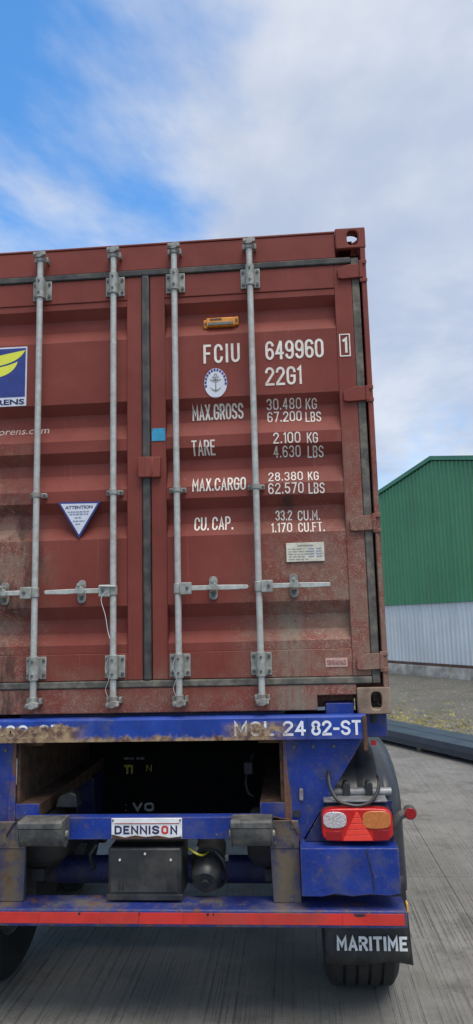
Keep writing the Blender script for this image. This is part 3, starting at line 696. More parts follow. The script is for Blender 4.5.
def door_frame(sg):
    mb = MB(); a, b = 0.024, 1.135
    for (x0, x1, z0, z1) in ((a, 0.106, 0.186, 2.387), (1.042, b, 0.186, 2.387), (0.106, 1.042, 2.254, 2.387), (0.106, 1.042, 0.186, 0.323)):
        mb.box(*sorted((sg*x0, sg*x1)), 0.0, 0.066, z0, z1)
    return mb
BOLT = MB().cyl((0, -1.0, 0), (0, 0, 0), 1.0, n=8).mesh('bolt')
def bolt(parent, x, y, z, r):
    o = link('bolt', BOLT, 'bolt', parent); o.location = (x, y, z); o.scale = (r, 0.0075, r); return o
def lock_rod_parts(x, door, hdir):
    yr = -0.048
    MB().cyl((x, yr, 0.105), (x, yr, 2.49), 0.0165, n=16).build('lock_rod', 'galv', door)
    for z0, z1, cam_z, s_ in ((2.276, 2.388, 2.505, 1), (0.200, 0.314, 0.092, -1)):
        b = MB().box(x-0.053, x+0.053, -0.010, -0.0015, z0, z1)
        b.cyl((x, yr, z0-0.004), (x, yr, z1+0.004), 0.0245, n=18)
        b.box(x-0.0235, x+0.0235, yr+0.006, -0.005, z0+0.003, z1-0.003)
        b.build('rod_bracket', 'galvb', door, 0.003)
        for dx in (-0.040, 0.040):
            for z in (z0+0.02, z1-0.02): bolt(door, x+dx, -0.0095, z, 0.0085)
        for z in (z0+0.022, z1-0.022): bolt(door, x, yr-0.022, z, 0.0065)
        c = MB().cyl((x, yr, cam_z-0.02), (x, yr, cam_z+0.02), 0.023, n=12)
        zc = cam_z+s_*0.018
        c.prism([(x-0.034, zc-0.014), (x+0.004, zc-0.020), (x+0.034, zc-0.004), (x+0.036, zc+0.012), (x+0.010, zc+0.018), (x-0.030, zc+0.008)], 'y', yr-0.028, yr-0.008)
        c.cyl((x-0.022, yr-0.036, zc), (x-0.022, yr-0.010, zc), 0.010, n=8); c.cyl((x+0.028, yr-0.034, zc-.004), (x+0.028, yr-0.010, zc-.004), 0.008, n=8)
        c.build('locking_cam', 'galvd', door, 0.002)
        for dx in (-0.030, 0.032): MB().box(x+dx-.007, x+dx+.007, -0.040, -0.003, cam_z-0.016, cam_z+0.014).build('cam_keeper', 'galvd', door, 0.002)
    m = MB().cyl((x, yr, 1.148), (x, yr, 1.178), 0.0215, n=16).box(x-0.044, x+0.044, -0.022, -0.012, 1.150, 1.176).box(x-0.02, x+0.02, yr+.004, -0.0125, 1.152, 1.174)
    m.box(x-0.044, x-0.024, -0.0125, 0.045, 1.152, 1.174).box(x+0.024, x+0.044, -0.0125, 0.045, 1.152, 1.174)
    m.build('rod_guide', 'galvb', door, 0.003)
    for dx in (-0.035, 0.035): bolt(door, x+dx, -0.0215, 1.163, 0.0075)
    # handle with its hub and catch
    zh = 0.645; h = hdir
    hub = MB().box(*sorted((x+h*0.012, x+h*0.072)), yr-0.024, yr+0.012, zh-0.032, zh+0.030)
    hub.cyl((x, yr, zh-0.026), (x, yr, zh+0.026), 0.0225, n=16)
    hub.build('handle_hub', 'galvb', door, 0.004)
    MB().cyl((x+h*0.05, yr-0.031, zh), (x+h*0.05, yr-0.0235, zh), 0.008, n=8).build('hub_bolt', 'bolt', door)
    bar = MB().prism([(x+h*0.066, zh-0.013), (x+h*0.19, zh-0.012), (x+h*0.25, zh-0.014), (x+h*0.358, zh-0.011), (x+h*0.364, zh), (x+h*0.358, zh+0.010), (x+h*0.24, zh+0.013), (x+h*0.066, zh+0.013)], 'y', yr-0.012, yr-0.002)
    bar.build('handle', 'galv', door, 0.003)
    xc = x+h*0.178
    cb = MB().prism(ell(xc, zh+0.030, 0.023, 0.030, 20, 2.6), 'y', -0.0085, 0.0035).prism(ell(xc, zh-0.032, 0.023, 0.028, 20, 2.6), 'y', -0.009, 0.0035).box(xc-0.016, xc+0.016, -0.034, -0.0095, zh-0.022, zh+0.028)
    cb.build('handle_catch', 'galvd', door, 0.002)
    ca = MB().prism([(xc-0.028, zh-0.010), (xc+0.030, zh-0.014), (xc+0.034, zh+0.006), (xc+0.006, zh+0.034), (xc-0.012, zh+0.026)], 'y', yr-0.022, yr-0.014)
    ca.cyl((xc, yr-0.028, zh+0.032), (xc, -0.008, zh+0.032), 0.009, n=8)
    ca.build('catch_latch', 'galvb', door, 0.002)
    bolt(door, xc, -0.009, zh-0.036, 0.008)

HINGE_Z = (2.335, 1.645, 0.955, 0.255)
doors = {}
for sg in (1, -1):
    d = door_frame(sg).build('door', 'red', ct, 0.004); doors[sg] = d
    d['label'] = 'right door leaf with stencilled weights' if sg > 0 else 'left door leaf with blue logo panel and triangular sticker'
    xa, xb = sorted((sg*0.1065, sg*1.0415))
    rows = [[(xa, prof_y(z) if 0.325 < z < 2.252 else 0.005, z), (xb, prof_y(z) if 0.325 < z < 2.252 else 0.005, z)] for z, _ in PROF]
    pm = MB().grid(rows); pm.build('corrugated_panel', 'red', d, smooth=False)
    MB().box(xa, xb, 0.068, 0.074, 0.25, 2.30).build('door_lining', 'wood', d)
    for x in (0.1694, 0.585): lock_rod_parts(sg*x, d, 1 if sg > 0 else -1)
    for hz in HINGE_Z:
        hb = MB().prism([(sg*1.062, hz-0.034), (sg*1.085, hz-0.040), (sg*1.176, hz-0.036), (sg*1.176, hz+0.042), (sg*1.120, hz+0.040), (sg*1.062, hz+0.016)], 'y', -0.020, -0.001)
        hb.build('hinge', 'red', d, 0.003)
        hp = MB().cyl((sg*1.186, -0.012, hz-0.036), (sg*1.186, -0.012, hz+0.042), 0.012, n=12); hp.build('hinge_pin', 'red', d)
    for a, b in ((2.272, 2.398), (1.60, 1.69), (0.905, 1.005), (0.205, 0.305)):
        for q in (a, b-0.022): MB().box(*sorted((sg*1.178, sg*1.2195)), -0.019, -0.0125, q, q+0.022).build('hinge_lug', 'red', ct, 0.003)

DR, DL = doors[1], doors[-1]
LET = [('FCIU', .317, .516, 1.862, 1.970), ('649960', .655, .969, 1.864, 1.970), ('22G1', .650, .846, 1.720, 1.823), ('MAX.GROSS', .245, .525, 1.557, 1.641),
       ('30.480', .651, .838, 1.598, 1.652), ('KG', .862, .922, 1.592, 1.647), ('67.200', .653, .838, 1.527, 1.587), ('LBS', .858, .942, 1.518, 1.578),
       ('TARE', .242, .370, 1.357, 1.436), ('2.100', .682, .826, 1.399, 1.459), ('KG', .860, .918, 1.393, 1.452), ('4.630', .680, .825, 1.333, 1.388), ('LBS', .862, .946, 1.325, 1.382),
       ('MAX.CARGO', .244, .530, 1.157, 1.230), ('28.380', .649, .831, 1.198, 1.250), ('KG', .858, .914, 1.194, 1.246), ('62.570', .647, .833, 1.128, 1.186), ('LBS', .858, .942, 1.122, 1.180),
       ('CU. CAP.', .247, .456, .950, 1.025), ('33.2', .679, .767, .992, 1.046), ('CU.M.', .797, .914, .988, 1.042), ('1.170', .656, .765, .925, .978), ('CU.FT.', .797, .934, .922, .976)]
for txt, x0, x1, z0, z1 in LET: stroke_text(txt, x0, x1, z0, z1, 'letter', DR, on_panel, 0.125 if z1 > 1.7 else 0.112, 0.85 if txt == 'FCIU' else 0.58, BR)
# boxed figure on the door frame
bx = MB()
for q in ((1.054, 1.112, 1.981, 1.987), (1.054, 1.112, 1.860, 1.866), (1.054, 1.060, 1.866, 1.981), (1.106, 1.112, 1.866, 1.981)): bx.box(q[0], q[1], -0.003, -0.0005, q[2], q[3])
bx.build('figure_box', 'letter', DR)
stroke_text('1', 1.070, 1.096, 1.880, 1.966, 'letter', DR, on_frame, 0.15)
# round emblem
def em(z): return on_panel(1.78)
cx, cz, rx, rz = 0.381, 1.750, 0.062, 0.083
e0 = decal(ell(cx, cz, rx, rz, 48), 'stickwhite', DR, lambda z: prof_y(z, 0.003), 'round_emblem', BR)
for i in range(13):
    t0 = R(-10+i*16.5); t1 = t0+R(11)
    q = [(cx+rx*k*math.cos(t), cz+rz*k*math.sin(t)) for k, t in ((0.97, t0), (0.97, t1), (0.80, t1), (0.80, t0))]
    decal(q, 'stickblue', DR, lambda z: prof_y(z, 0.0045), 'emblem_ring', BR)
an = MB()
an.box(cx-.003, cx+.003, 0.0002, 0.0008, cz-.045, cz+.030).box(cx-.016, cx+.016, 0.0002, 0.0008, cz+.014, cz+.019)
an.prism([(cx-.030, cz-.022), (cx-.018, cz-.040), (cx, cz-.050), (cx+.018, cz-.040), (cx+.030, cz-.022), (cx+.015, cz-.034), (cx, cz-.041), (cx-.015, cz-.034)], 'y', 0.0002, 0.0008)
an.ringplate(ell(cx, cz+.040, .011, .013, 16), ell(cx, cz+.040, .006, .007, 16), 'y', 0.0002, 0.0008)
for a in (30, 60, 120, 150): an.prism([(cx, cz), (cx+.034*math.cos(R(a-4)), cz+.042*math.sin(R(a-4))), (cx+.034*math.cos(R(a+4)), cz+.042*math.sin(R(a+4)))], 'y', 0.0002, 0.0008)
an.build('emblem_anchor', 'greytext', DR, smooth=False)
# orange sensor on the top flute
ob = MB().box(.335, .496, 0.012, 0.052, 2.078, 2.128).box(.318, .340, 0.022, 0.052, 2.072, 2.122).box(.490, .512, 0.022, 0.052, 2.084, 2.134)
ob.build('sensor_body', 'orange', DR, 0.006)
MB().box(.345, .482, 0.006, 0.0135, 2.082, 2.100).build('sensor_lens', 'greylens', DR, 0.002)
MB().box(.355, .420, 0.0095, 0.0130, 2.112, 2.122).build('sensor_label', 'flash', DR)
bolt(DR, .329, 0.0235, 2.098, .007); bolt(DR, .501, 0.0235, 2.110, .007)
# data plate
MB().box(.730, .926, -0.004, 0.0035, .768, .866).build('data_plate', 'cream', DR, 0.001)
dl = MB()
dl.box(.79, .87, -0.0052, -0.0045, .848, .854)
for r_ in range(5):
    z = .836-.0135*r_; x = .742
    while x < .83:
        wd = random.uniform(.008, .03); dl.box(x, x+wd, -0.0052, -0.0045, z-.004, z); x += wd+.006
dl.build('plate_print', 'greytext', DR, smooth=False)
dl = MB()
for r_ in range(4):
    for x in (.845, .885): dl.box(x, x+.028, -0.0052, -0.0045, .832-.0135*r_, .837-.0135*r_)
dl.build('plate_print', 'bluetext', DR, smooth=False)
MB().box(.908, 1.018, -0.003, 0.0035, .233, .277).build('faded_label', 'pink', DR)
stroke_text('SINGAMAS', .915, 1.011, .242, .268, 'fadedprint', DR, lambda z: -0.0045, 0.14, .5)
MB().box(.030, .103, -0.0035, -0.0005, 1.441, 1.510).build('teal_label', 'teal', DR)
for q in ((.035, 1.503), (.098, 1.503)): MB().cyl((q[0], -.006, q[1]), (q[0], -.003, q[1]), .003, n=6).build('label_rivet', 'bolt', DR)
# customs clip over the centre gap
cb = MB().prism([(-.040, -.038), (.030, -.038), (.036, -.030), (.078, -.026), (.078, -.001), (.024, -.001), (.022, -.016), (-.040, -.016)], 'z', 1.238, 1.349)
cb.build('door_clip', 'red', DR, 0.004)

# left door: logo panel, web line, triangle
def lf(z): return prof_y(z, 0.002)
lx0, lx1, lz0, lz1 = -1.015, -.670, 1.674, 2.016
MB().box(lx0, lx1, 0.0005, 0.004, lz0, lz1).build('logo_panel', 'stickwhite', DL)
MB().box(lx0+.008, lx1-.008, -0.0008, -0.0002, lz0+.052, lz1-.009).build('logo_field', 'stickblue', DL, smooth=False)
def swoosh(pts_top, pts_bot): return pts_top+list(reversed(pts_bot))
def bez(a, b, c, n=10): return [((1-t)**2*a[0]+2*t*(1-t)*b[0]+t*t*c[0], (1-t)**2*a[1]+2*t*(1-t)*b[1]+t*t*c[1]) for t in [i/n for i in range(n+1)]]
tip = (-.680, 1.994)
decal(bez((-.965, 1.945), (-.74, 1.985), tip)+list(reversed(bez((-.925, 1.902), (-.72, 1.905), tip)))[1:], 'stickyellow', DL, lambda z: -0.0016, 'logo_wing')
tip2 = (-.722, 1.930)
decal(bez((-.925, 1.885), (-.77, 1.905), tip2)+list(reversed(bez((-.885, 1.838), (-.745, 1.842), tip2)))[1:], 'stickyellow', DL, lambda z: -0.0016, 'logo_wing')
MB().box(-.930, -.905, -0.0016, -0.0010, 1.745, 1.885).build('logo_wing', 'stickyellow', DL, smooth=False)
text_on('FLORENS', -.962, -.681, 1.682, 1.714, 'navy', DL, lambda z: -0.0008, 0.03)
text_on('www.florens.com', -1.036, -.552, 1.520, 1.566, 'fadedletter', DL, on_panel, 0.004, 0, BR)
# triangle notice spans a flute: a stiff plate fixed to the proud ribs
tr = [(-.484, 1.126), (-.250, 1.122), (-.366, .930)]
MB().prism(tr, 'y', -0.002, 0.003).build('notice_triangle', 'stickblue', DL, smooth=False)
g_ = Vector((-.367, 1.06)); ti = [tuple(g_+(Vector(p)-g_)*0.86) for p in tr]
MB().prism(ti, 'y', -0.0035, -0.0025).build('notice_face', 'stickwhite', DL, smooth=False)
text_on('ATTENTION', -.442, -.293, 1.086, 1.104, 'navy', DL, lambda z: -0.0042, 0.03)
for x0, x1, z in ((-.428, -.306, 1.074), (-.418, -.316, 1.061), (-.390, -.350, 1.042), (-.400, -.336, 1.024), (-.386, -.352, 1.008)):
    dl = MB(); x = x0
    while x < x1-.006:
        wd = min(random.uniform(.008, .02), x1-x); dl.box(x, x+wd, -0.0042, -0.0036, z-.008, z); x += wd+.004
    dl.build('notice_print', 'bluetext', DL, smooth=False)
# seal wire and tag hanging from the inner left handle
MB().tube([(-.200, -.075, .640), (-.225, -.078, .600), (-.205, -.07, .52), (-.192, -.068, .44), (-.180, -.07, .40)], 0.0018, 6).build('seal_cable', 'bright', DL)
MB().cyl((-.232, -.078, .668), (-.150, -.076, .664), .006, n=8).build('seal_bolt', 'galv', DL)
for x, D_ in ((-.19, DL), (.155, DR)):
    MB().tube([(x, -.075, .30), (x-.012, -.08, .25), (x+.006, -.08, .20), (x-.01, -.08, .15), (x+.002, -.08, .11)], 0.0016, 6).build('wire_loop', 'galv', D_)

# ------------------------------------------------------------------ semi trailer
tl = empty('semi_trailer', (0, 0, 0), 'dark blue skeletal semi trailer with red striped bumper carrying the container', 'trailer')
# number board
nb = MB().prism([(-0.072, 1.342), (-0.072, 1.446), (-0.060, 1.456), (-0.012, 1.456), (-0.012, 1.446), (-0.055, 1.446), (-0.062, 1.440), (-0.062, 1.342)], 'x', -1.09, 1.09)
brd = nb.build('number_board', 'board', tl, 0.002)
stroke_text('MGL', .444, .640, 1.361, 1.432, 'boardwhite', brd, lambda z: -.0735, 0.17, .55)
stroke_text('24', .683, .796, 1.361, 1.432, 'boardwhite', brd, lambda z: -.0735, 0.17, .55)
stroke_text('82-ST', .822, 1.064, 1.361, 1.432, 'boardwhite', brd, lambda z: -.0735, 0.17, .55)
stroke_text('MGL 2482-ST', -1.05, -.43, 1.361, 1.430, 'boardwhite', brd, lambda z: -.0735, 0.17, .55)
MB().box(0.803, 0.806, -.0745, -.070, 1.342, 1.448).build('board_seam', 'dark', brd)
for sg in (-1, 1):
    MB().box(*sorted((sg*1.072, sg*1.092)), -.085, -.073, 1.290, 1.452).build('board_strap', 'rust', tl, 0.002)
    # bolster and twistlocks under the container
    MB().box(*sorted((sg*.70, sg*1.205)), 0.05, 0.24, 1.330, 1.444).build('bolster', 'blue', tl, 0.006)
    MB().box(*sorted((sg*.90, sg*1.04)), 0.012, 0.12, 1.4445, 1.505).build('twistlock_guide', 'blue', tl, 0.006)
    MB().cyl((sg*1.138, .08, 1.40), (sg*1.138, .08, 1.50), .035).build('twistlock', 'dark', tl)
    # gusset end plates of the main beams
    pg = [(.682, 1.338), (1.075, 1.338), (1.03, 1.26), (.758, .852), (.682, .852)]
    MB().prism([(sg*a, b) for a, b in pg], 'y', -.012, 0.0).build('gusset_plate', 'blue', tl, 0.002)
    ge = MB().prism([(sg*.680, 1.338), (sg*.694, 1.338), (sg*.700, 1.16), (sg*.715, 1.05), (sg*.712, .852), (sg*.680, .852)], 'y', -.0145, -.0125)
    ge.build('gusset_rusty_edge', 'rustblue', tl, smooth=False)
    # I-beams
    ib = MB().box(*sorted((sg*.662, sg*.680)), 0.002, 5.9, .975, 1.332).box(*sorted((sg*.556, sg*.80)), 0.03, 5.9, 1.312, 1.3315)
    ib.build('main_beam', 'rust', tl)
    MB().box(*sorted((sg*.556, sg*.661)), 0.0, 5.9, .965, 1.034).build('lower_flange', 'rust', tl, 0.003)
    MB().box(*sorted((sg*.5575, sg*.6795)), -.012, -.002, .962, 1.036).build('flange_end', 'blue', tl, 0.002)
    # legs down to the bumper
    MB().prism([(sg*.600, .965), (sg*.742, .965), (sg*.745, .593), (sg*.612, .593)], 'y', -.062, -.052).box(*sorted((sg*.612, sg*.624)), -.051, -.02, .593, .95).box(*sorted((sg*.728, sg*.742)), -.051, -.02, .593, .95).build('bumper_leg', 'leg', tl, 0.003)
    MB().prism([(sg*.603, .962), (sg*.742, .962), (sg*.742, .84), (sg*.606, .84)], 'y', -.066, -.0625).build('leg_doubler', 'leg', tl, 0.002)
    # roller buffers
    xa, xb = (.431, .616) if sg > 0 else (.382, .592)
    rb = MB().prism([(-.200, .965), (-.194, .915), (-.172, .884), (-.140, .872), (-.108, .884), (-.09, .915), (-.09, .965)], 'x', *sorted((sg*xa, sg*xb)))
    buf = rb.build('roller_buffer', 'rubber', tl, 0.004)
    MB().prism([(-.203, .966), (-.203, .990), (-.195, 1.000), (-.08, 1.000), (-.08, .966)], 'x', *sorted((sg*(xa-.004), sg*(xb+.004)))).build('buffer_cap', 'rubber', buf, 0.003)
    for xe in (xa-.006, xb): MB().prism([(-.202, .964), (-.196, .912), (-.172, .880), (-.140, .868), (-.108, .880), (-.085, .912), (-.085, .964)], 'x', *sorted((sg*xe, sg*(xe+.006)))).build('buffer_cheek', 'rubber', buf)
    MB().cyl((sg*(xa-.016), -.14, .928), (sg*(xb+.016), -.14, .928), .016, n=10).build('buffer_pin', 'galvd', buf)
MB().box(-.69, .69, 0.05, 0.24, 1.335, 1.468).build('dark_gap_beam', 'blue_dark', tl, 0.006)  # added dark beam that closes the bright gap below the sill
cross = MB().box(-.605, .605, -.078, -.070, .884, .986).box(-.605, .605, -.0695, -.004, .976, .985).box(-.605, .605, -.0695, -.004, .885, .894)
cb_ = cross.build('rear_cross_beam', 'blue', tl, 0.003)
# maker plate
mp = MB().box(-.168, .180, -.084, -.0785, .888, .984).build('maker_plate', 'white', cb_, 0.002)
MB().box(-.152, .166, -.0862, -.0845, .958, .961).build('plate_rule', 'lampdeep', cb_)
xs_ = [('D', -.150), ]
stroke_text('DENNIS', -.152, .069, .910, .950, 'navy', cb_, lambda z: -.0852, 0.22, .6)
stroke_text('O', .079, .113, .910, .950, 'redstrip', cb_, lambda z: -.0852, 0.24)
stroke_text('N', .123, .157, .910, .950, 'navy', cb_, lambda z: -.0852, 0.22)
MB().prism([(-.166, .8885), (.178, .8885), (.178, .900), (.12, .894), (.06, .904), (.0, .898), (-.05, .905), (-.10, .896), (-.166, .909)], 'y', -.0862, -.0845).build('plate_rust', 'rust', cb_, smooth=False)

# bumper bar with red conspicuity strip
bp = MB().box(-1.228, 1.226, -.150, .035, .514, .592).build('bumper_bar', 'blue_dirty', tl, 0.008)
segs = [-1.21, -.86, -.50, -.205, -.02, .19, .56, .93, 1.212]
for a, b in zip(segs, segs[1:]):
    MB().box(a+.0004, b-.0004, -.1525, -.1505, .530, .580).build('reflective_strip', 'redstrip', bp, 0.0008)
nick = MB()
for x, wd in ((-.31, .010), (-.02, .006), (.30, .012), (.33, .006), (.98, .05)): nick.prism([(x, .5795), (x+wd, .5798), (x+wd*1.2, .572), (x+wd*.5, .566), (x+.1*wd, .571)], 'y', -.1535, -.1527)
nick.build('strip_damage', 'dark', bp, smooth=False)

# lamps, lamp boxes, mudguards and flaps, both sides
def lamp_side(sg):
    def X(a, b): return sorted((sg*a, sg*b))
    pb = [(.770, .868), (1.196, .868), (1.196, 1.052), (.905, 1.052), (.880, 1.04)]
    MB().prism([(sg*a, b) for a, b in pb], 'y', -.052, -.044).build('lamp_bracket', 'blue_dark', tl, 0.002)  # the bracket's shade is put into this darker copy of the blue
    MB().box(*X(.868, 1.17), -.085, .02, 1.0525, 1.060).build('lamp_shelf', 'tube', tl, 0.001)
    lb = MB().prism([(sg*a, b) for a, b in ((.747, .864), (1.203, .864), (1.203, .664), (1.15, .655), (1.06, .660), (.98, .652), (.90, .662), (.84, .650), (.747, .652))], 'y', -.150, -.004)
    lb.build('lamp_box', 'blue', tl, 0.005)
    MB().tube([(sg*1.055, -.1515, .862), (sg*1.065, -.1525, .80), (sg*1.078, -.1525, .74), (sg*1.080, -.1525, .66)], .0022, 5).build('paint_drip', 'dark', tl)
    # lamp
    body = MB().prism(ell(sg*1.019, .960, .166, .074, 40, 5.5), 'y', -.128, -.0525).build('tail_light', 'lampred', tl, 0.008, seg=3)
    MB().prism(ell(sg*1.019, .960, .170, .078, 40, 5.5), 'y', -.080, -.0525).build('lamp_housing', 'dark', body)
    s3 = MB().prism(ell(sg*.915, .984, .055, .037, 28, 2.8), 'y', -.134, -.1285); s3.build('reversing_lens', 'lampclear', body, 0.003)
    s4 = MB().prism(ell(sg*1.110, .984, .066, .040, 28, 3.2), 'y', -.134, -.1285); s4.build('indicator_lens', 'lampamber', body, 0.003)
    for k in range(5):
        za, zb = .892+.0255*k, .892+.0255*(k+1)-.0025
        wa, wb = .066*(1-k/5.0)+.004, .066*(1-(k+.9)/5.0)+.004
        MB().prism([(sg*(1.019-wa), za), (sg*(1.019+wa), za), (sg*(1.019+wb), zb), (sg*(1.019-wb), zb)], 'y', -.1335, -.1285).build('reflector_triangle', 'lamptri', body, 0.001)
    MB().box(*X(.872, .945), -.1305, -.1285, .893, .932).build('fog_lens', 'lampdeep', body, 0.002)
    MB().box(*X(1.092, 1.165), -.1305, -.1285, .893, .938).build('stop_lens', 'lampdeep', body, 0.002)
    # side marker on a rubber stalk
    st = MB().tube([(sg*1.165, -.06, .895), (sg*1.185, -.075, .925), (sg*1.205, -.085, .965), (sg*1.225, -.09, .992), (sg*1.250, -.09, 1.003), (sg*1.275, -.09, 1.006)], .019, 10).build('marker_stalk', 'rubber', tl)
    MB().cyl((sg*1.272, -.105, 1.006), (sg*1.272, -.060, 1.006), .030, n=18).build('marker_housing', 'rubber', st, 0.003)
    MB().cyl((sg*1.272, -.114, 1.006), (sg*1.272, -.1055, 1.006), .027, n=18).build('marker_lens', 'lampdeep', st, 0.003)
    # mudguard: crowned sheet following the wheel
    prof = [(.062, .60), (.055, .70), (.048, .80), (.045, .92), (.06, 1.03), (.11, 1.105), (.20, 1.16), (.33, 1.21), (.48, 1.235), (.65, 1.245), (.82, 1.235), (.97, 1.21), (1.10, 1.17), (1.20, 1.11), (1.26, 1.02)]
    cen = Vector((.62, .55)); rows = []
    xs = [(.842, .0), (.86, .010), (1.00, .014), (1.05, .004), (1.06, .016), (1.165, .016), (1.175, .002), (1.19, .004), (1.225, -.012), (1.255, -.05), (1.262, -.10)]
    for y, z in prof:
        p = Vector((y, z)); nrm = (p-cen).normalized(); row = []
        k = min(1, max(0, (z-.55)/.35))
        for x, h in xs:
            q = p+nrm*(h*k if h < 0 else h); row.append((sg*x, q.x, q.y))
        rows.append(row)
    mg = MB().grid(rows).build('mudguard', 'guard', tl)
    so = mg.modifiers.new('thick', 'SOLIDIFY'); so.thickness = 0.006; so.offset = 0
    ss = mg.modifiers.new('sub', 'SUBSURF'); ss.levels = 1; ss.render_levels = 1
    MB().cyl((sg*.76, .045, 1.070), (sg*1.205, .045, 1.070), .021, n=14).build('mudguard_tube', 'tube', tl)
    for x in (.985, 1.095):
        MB().prism([(sg*(x-.016), 1.035), (sg*(x+.016), 1.035), (sg*(x+.018), 1.112), (sg*(x+.008), 1.125), (sg*(x-.008), 1.125), (sg*(x-.018), 1.112)], 'y', .008, .072).build('tube_clamp', 'plastic', tl, 0.004)
    loop = [(sg*(.905), .03, 1.20), (sg*.897, -.04, 1.16), (sg*.905, -.075, 1.11), (sg*.935, -.10, 1.065), (sg*.985, -.105, 1.046), (sg*1.04, -.105, 1.042), (sg*1.09, -.10, 1.058), (sg*1.125, -.08, 1.095), (sg*1.140, -.04, 1.14), (sg*1.14, .03, 1.15)]
    MB().tube(loop, .0085, 8).build('cable_loop', 'hose', tl)
    MB().box(*X(1.122, 1.146), .06, .075, 1.290, 1.312).build('red_reflector', 'lampred', tl, 0.002)
    # flap
    rows = []
    for iz in range(9):
        v = iz/8; row = []
        for ix in range(13):
            u = ix/12; xx = .846+.006*v+u*((1.265-.852)*v+(1.245-.846)*(1-v)); zz = .68-.388*v-.006*u*v+.004*math.sin(u*9+1)*v*v
            row.append((sg*xx, .044-.016*v*v*math.sin(u*5.5+.6)-.012*v*v, zz))
        rows.append(row)
    fl = MB().grid(rows).build('mudflap', 'flap', tl)
    sf = fl.modifiers.new('thick', 'SOLIDIFY'); sf.thickness = 0.007; sf.offset = 0
    stroke_text('MARITIME', *X(.905, 1.240), .351, .416, 'white', fl, lambda z: .0180, 0.20, .62)
    MB().box(*X(1.230, 1.238), -.100, -.060, .566, .606).build('flap_reflector', 'amber', tl, 0.002)
for sg in (1, -1): lamp_side(sg)

for sg in (-1, 1):
    for bx_, bz_ in ((.735, 1.30), (.83, 1.30), (.93, 1.30), (.742, .90)): bolt(tl, sg*bx_, -.012, bz_, .009)
    for bx_, bz_ in ((.63, .94), (.715, .94), (.63, .865), (.715, .865)): bolt(tl, sg*bx_, -.066, bz_, .009)
for bx_, bz_ in ((-.160, .975), (.172, .975), (-.160, .897), (.172, .897)): bolt(cb_, bx_, -.084, bz_, .0045)
# small ironwork on the right gusset
MB().prism(ell(.762, 1.075, .010, .028, 16, 4), 'y', -.026, -.0125).build('latch_plate', 'galvd', tl, 0.002)
MB().cyl((.738, -.022, .985), (.738, -.0125, .985), .017, n=14).build('gusset_plug', 'dark', tl)
MB().tube([(.625, -.07, .985), (.66, -.075, .978), (.70, -.072, .970), (.726, -.07, .93), (.752, -.06, .872)], .004, 6).build('tie_wire', 'rust', tl)
MB().tube([(-.62, -.07, .985), (-.66, -.07, .96), (-.70, -.07, .90)], .004, 6).build('tie_wire', 'dark', tl)

# black toolbox under the maker plate
bxm = MB().box(-.190, .172, -.066, .16, .604, .842).build('junction_box', 'plastic', tl, 0.012)
MB().box(-.176, .158, -.0745, -.0665, .640, .838).build('box_lid', 'plastic', bxm, 0.006)
MB().box(-.196, .178, -.070, -.0665, .604, .630).build('box_rim', 'plastic', bxm, 0.004)
for q in ((-.128, .790), (.122, .790), (-.004, .818)): MB().cyl((q[0], -.080, q[1]), (q[0], -.0748, q[1]), .0055, n=8).build('box_bolt', 'bright', bxm)
for x in (-.122, .116): MB().box(x-.011, x-.006, -.080, -.0748, .652, .705).box(x+.006, x+.011, -.080, -.0748, .652, .705).build('box_latch', 'dark', bxm, 0.002)
# spring brake chambers and air reservoir fittings
def chamber(a, b, r, name='brake_chamber'):
    a, b = Vector(a), Vector(b); L = (b-a).length; d = (b-a).normalized()
    c = MB().lathe([(0, .0005), (0, r*.70), (.02, r*.90), (.045, r*.97), (L*.45, r), (L*.47, r*1.09), (L*.55, r*1.09), (L*.57, r), (L*.9, r*.95), (L, r*.6), (L, .0005)], a, d, 28).build(name, 'plastic', tl)
    MB().cyl(tuple(a-d*.012), tuple(a+d*.001), .020, n=10).build('chamber_boss', 'dark', c)
    MB().lathe([(L*.455, r*1.02), (L*.455, r*1.13), (L*.565, r*1.13), (L*.565, r*1.02)], a, d, 28).build('clamp_ring', 'dark', c)
    k = MB()
    for t in range(3):
        an_ = 2.1*t+.6; u = d.orthogonal().normalized(); v = d.cross(u); p = a+d*L*.5+(u*math.cos(an_)+v*math.sin(an_))*r*1.12; k.box(p.x-.012, p.x+.012, p.y-.012, p.y+.012, p.z-.012, p.z+.012)
    k.build('clamp_lug', 'galvd', c)
chamber((.283, -.035, .672), (.290, .23, .79), .080)
MB().tube([(.20, -.02, .83), (.235, -.05, .815), (.27, -.04, .80), (.29, .04, .79)], .005, 8).build('air_hose', 'yellowprint', tl)
MB().tube([(.33, .02, .80), (.37, .0, .76), (.375, .06, .66), (.33, .12, .60)], .009, 8).build('air_hose', 'hose', tl)
MB().tube([(-.28, .06, .82), (-.31, .05, .77), (-.30, .1, .70), (-.34, .2, .66)], .009, 8).build('air_hose', 'hose', tl)
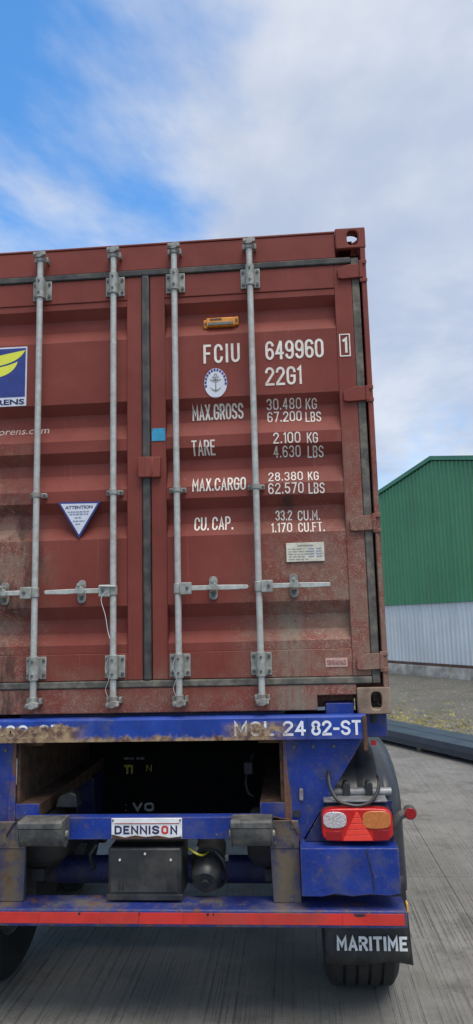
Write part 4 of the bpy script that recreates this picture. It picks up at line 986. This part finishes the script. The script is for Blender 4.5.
# suspension: axles, hangers, air springs, wheels
tyre_prof = [(-.15, .285), (-.178, .330), (-.188, .400), (-.182, .455), (-.160, .488), (-.150, .497)]
for k in range(5):
    x0 = -.150+k*.0625; tyre_prof += [(x0+.002, .4985), (x0+.048, .500), (x0+.0495, .486), (x0+.0605, .486)] if k < 4 else [(x0+.002, .4985), (x0+.048, .497)]
tyre_prof += [(.160, .488), (.182, .455), (.188, .400), (.178, .330), (.15, .285)]
rim_prof = [(-.145, .283), (-.15, .295), (-.13, .297), (-.02, .275), (.10, .28), (.150, .296), (.155, .288), (.11, .262), (.09, .18), (.125, .15), (.125, .0005), (-.05, .0005), (-.05, .25)]
tyre_me = MB().lathe(tyre_prof, (0, 0, 0), (1, 0, 0), 56).mesh('tyre'); rim_me = MB().lathe(rim_prof, (0, 0, 0), (1, 0, 0), 40).mesh('wheel')
for me, m in ((tyre_me, 'tyre'), (rim_me, 'galvd')):
    me.materials.append(M[m])
    for p in me.polygons: p.use_smooth = True
    me.set_sharp_from_angle(angle=R(30))
def wheel(x, y, parent, z=.498):
    o = bpy.data.objects.new('wheel', rim_me); COL.objects.link(o); o.parent = parent; o.location = (x, y, z); o.rotation_euler.z = 0 if x > 0 else math.pi
    t_ = bpy.data.objects.new('tyre', tyre_me); COL.objects.link(t_); t_.parent = o
for y in (.56, 1.87):
    MB().cyl((-.98, y, .545), (.98, y, .545), .073, n=20).build('axle', 'blue_dark', tl)
    for sg in (-1, 1):
        wheel(sg*1.038, y, tl)
        MB().cyl((sg*.70, y, .52), (sg*.86, y, .52), .205, n=28).build('brake_drum', 'dark', tl, 0.01)
        MB().lathe([(0, .0005), (0, .10), (.03, .125), (.08, .128), (.12, .115), (.16, .128), (.21, .125), (.25, .10), (.25, .0005)], (sg*.60, y-.36, .70), (0, 0, 1), 24).build('air_spring', 'tyre', tl)
        MB().prism([(y+.36, .97), (y+.62, .97), (y+.56, .56), (y+.42, .56)], 'x', *sorted((sg*.54, sg*.66))).build('hanger_bracket', 'blue_dark', tl, 0.006)
        MB().prism([(y+.5, .60), (y-.05, .64), (y-.46, .63), (y-.46, .69), (y-.05, .72), (y+.5, .66)], 'x', *sorted((sg*.565, sg*.635))).build('trailing_arm', 'dark', tl, 0.006)
for i, y in enumerate((1.35, 2.4, 3.6, 4.8)):
    MB().box(-.655, .655, y, y+.09, 1.10, 1.29).build('chassis_crossmember', 'dark', tl, 0.004)
for sg in (-1, 1): MB().cyl((sg*.42, 4.0, .06), (sg*.42, 4.0, 1.0), .06, n=12).build('landing_leg', 'dark', tl)

# added black panel standing in for the dark of the chassis bay, with worn print
bkp = MB().box(-.66, .66, 1.245, 1.255, .60, 1.29).build('blackout_panel', 'black', tl)
Y_ = lambda z: 1.2435
stroke_text('VO', -.362, -.218, .686, .742, 'greyprint', bkp, Y_, 0.26, .55)
stroke_text('.', -.412, -.402, .688, .700, 'greyprint', bkp, Y_, 0.5)
stroke_text('.', -.412, -.402, .725, .737, 'greyprint', bkp, Y_, 0.5)
stroke_text('TI', -.420, -.360, .926, .984, 'yellowprint', bkp, Y_, 0.24, .5)
stroke_text('N', -.268, -.232, .940, .983, 'yellowprint', bkp, Y_, 0.14)
for x0_, x1_ in ((-.420, -.385), (-.380, -.372), (-.366, -.355), (-.335, -.318), (-.312, -.300), (-.296, -.282)): MB().box(x0_, x1_, 1.2425, 1.2440, 1.018, 1.033).build('worn_print', 'dimprint', bkp)
MB().tube([(.50, .5, 1.18), (.46, .45, 1.06), (.47, .42, .99), (.50, .4, .97)], .006, 8).build('air_line', 'hose', tl)
MB().box(.452, .500, .40, .44, 1.085, 1.15).build('valve_body', 'dark', tl, 0.004)
MB().prism([(-.52, .985), (-.40, .985), (-.41, 1.05), (-.44, 1.062), (-.50, 1.04)], 'y', .12, .20).build('spring_seat', 'plastic', tl, 0.006)
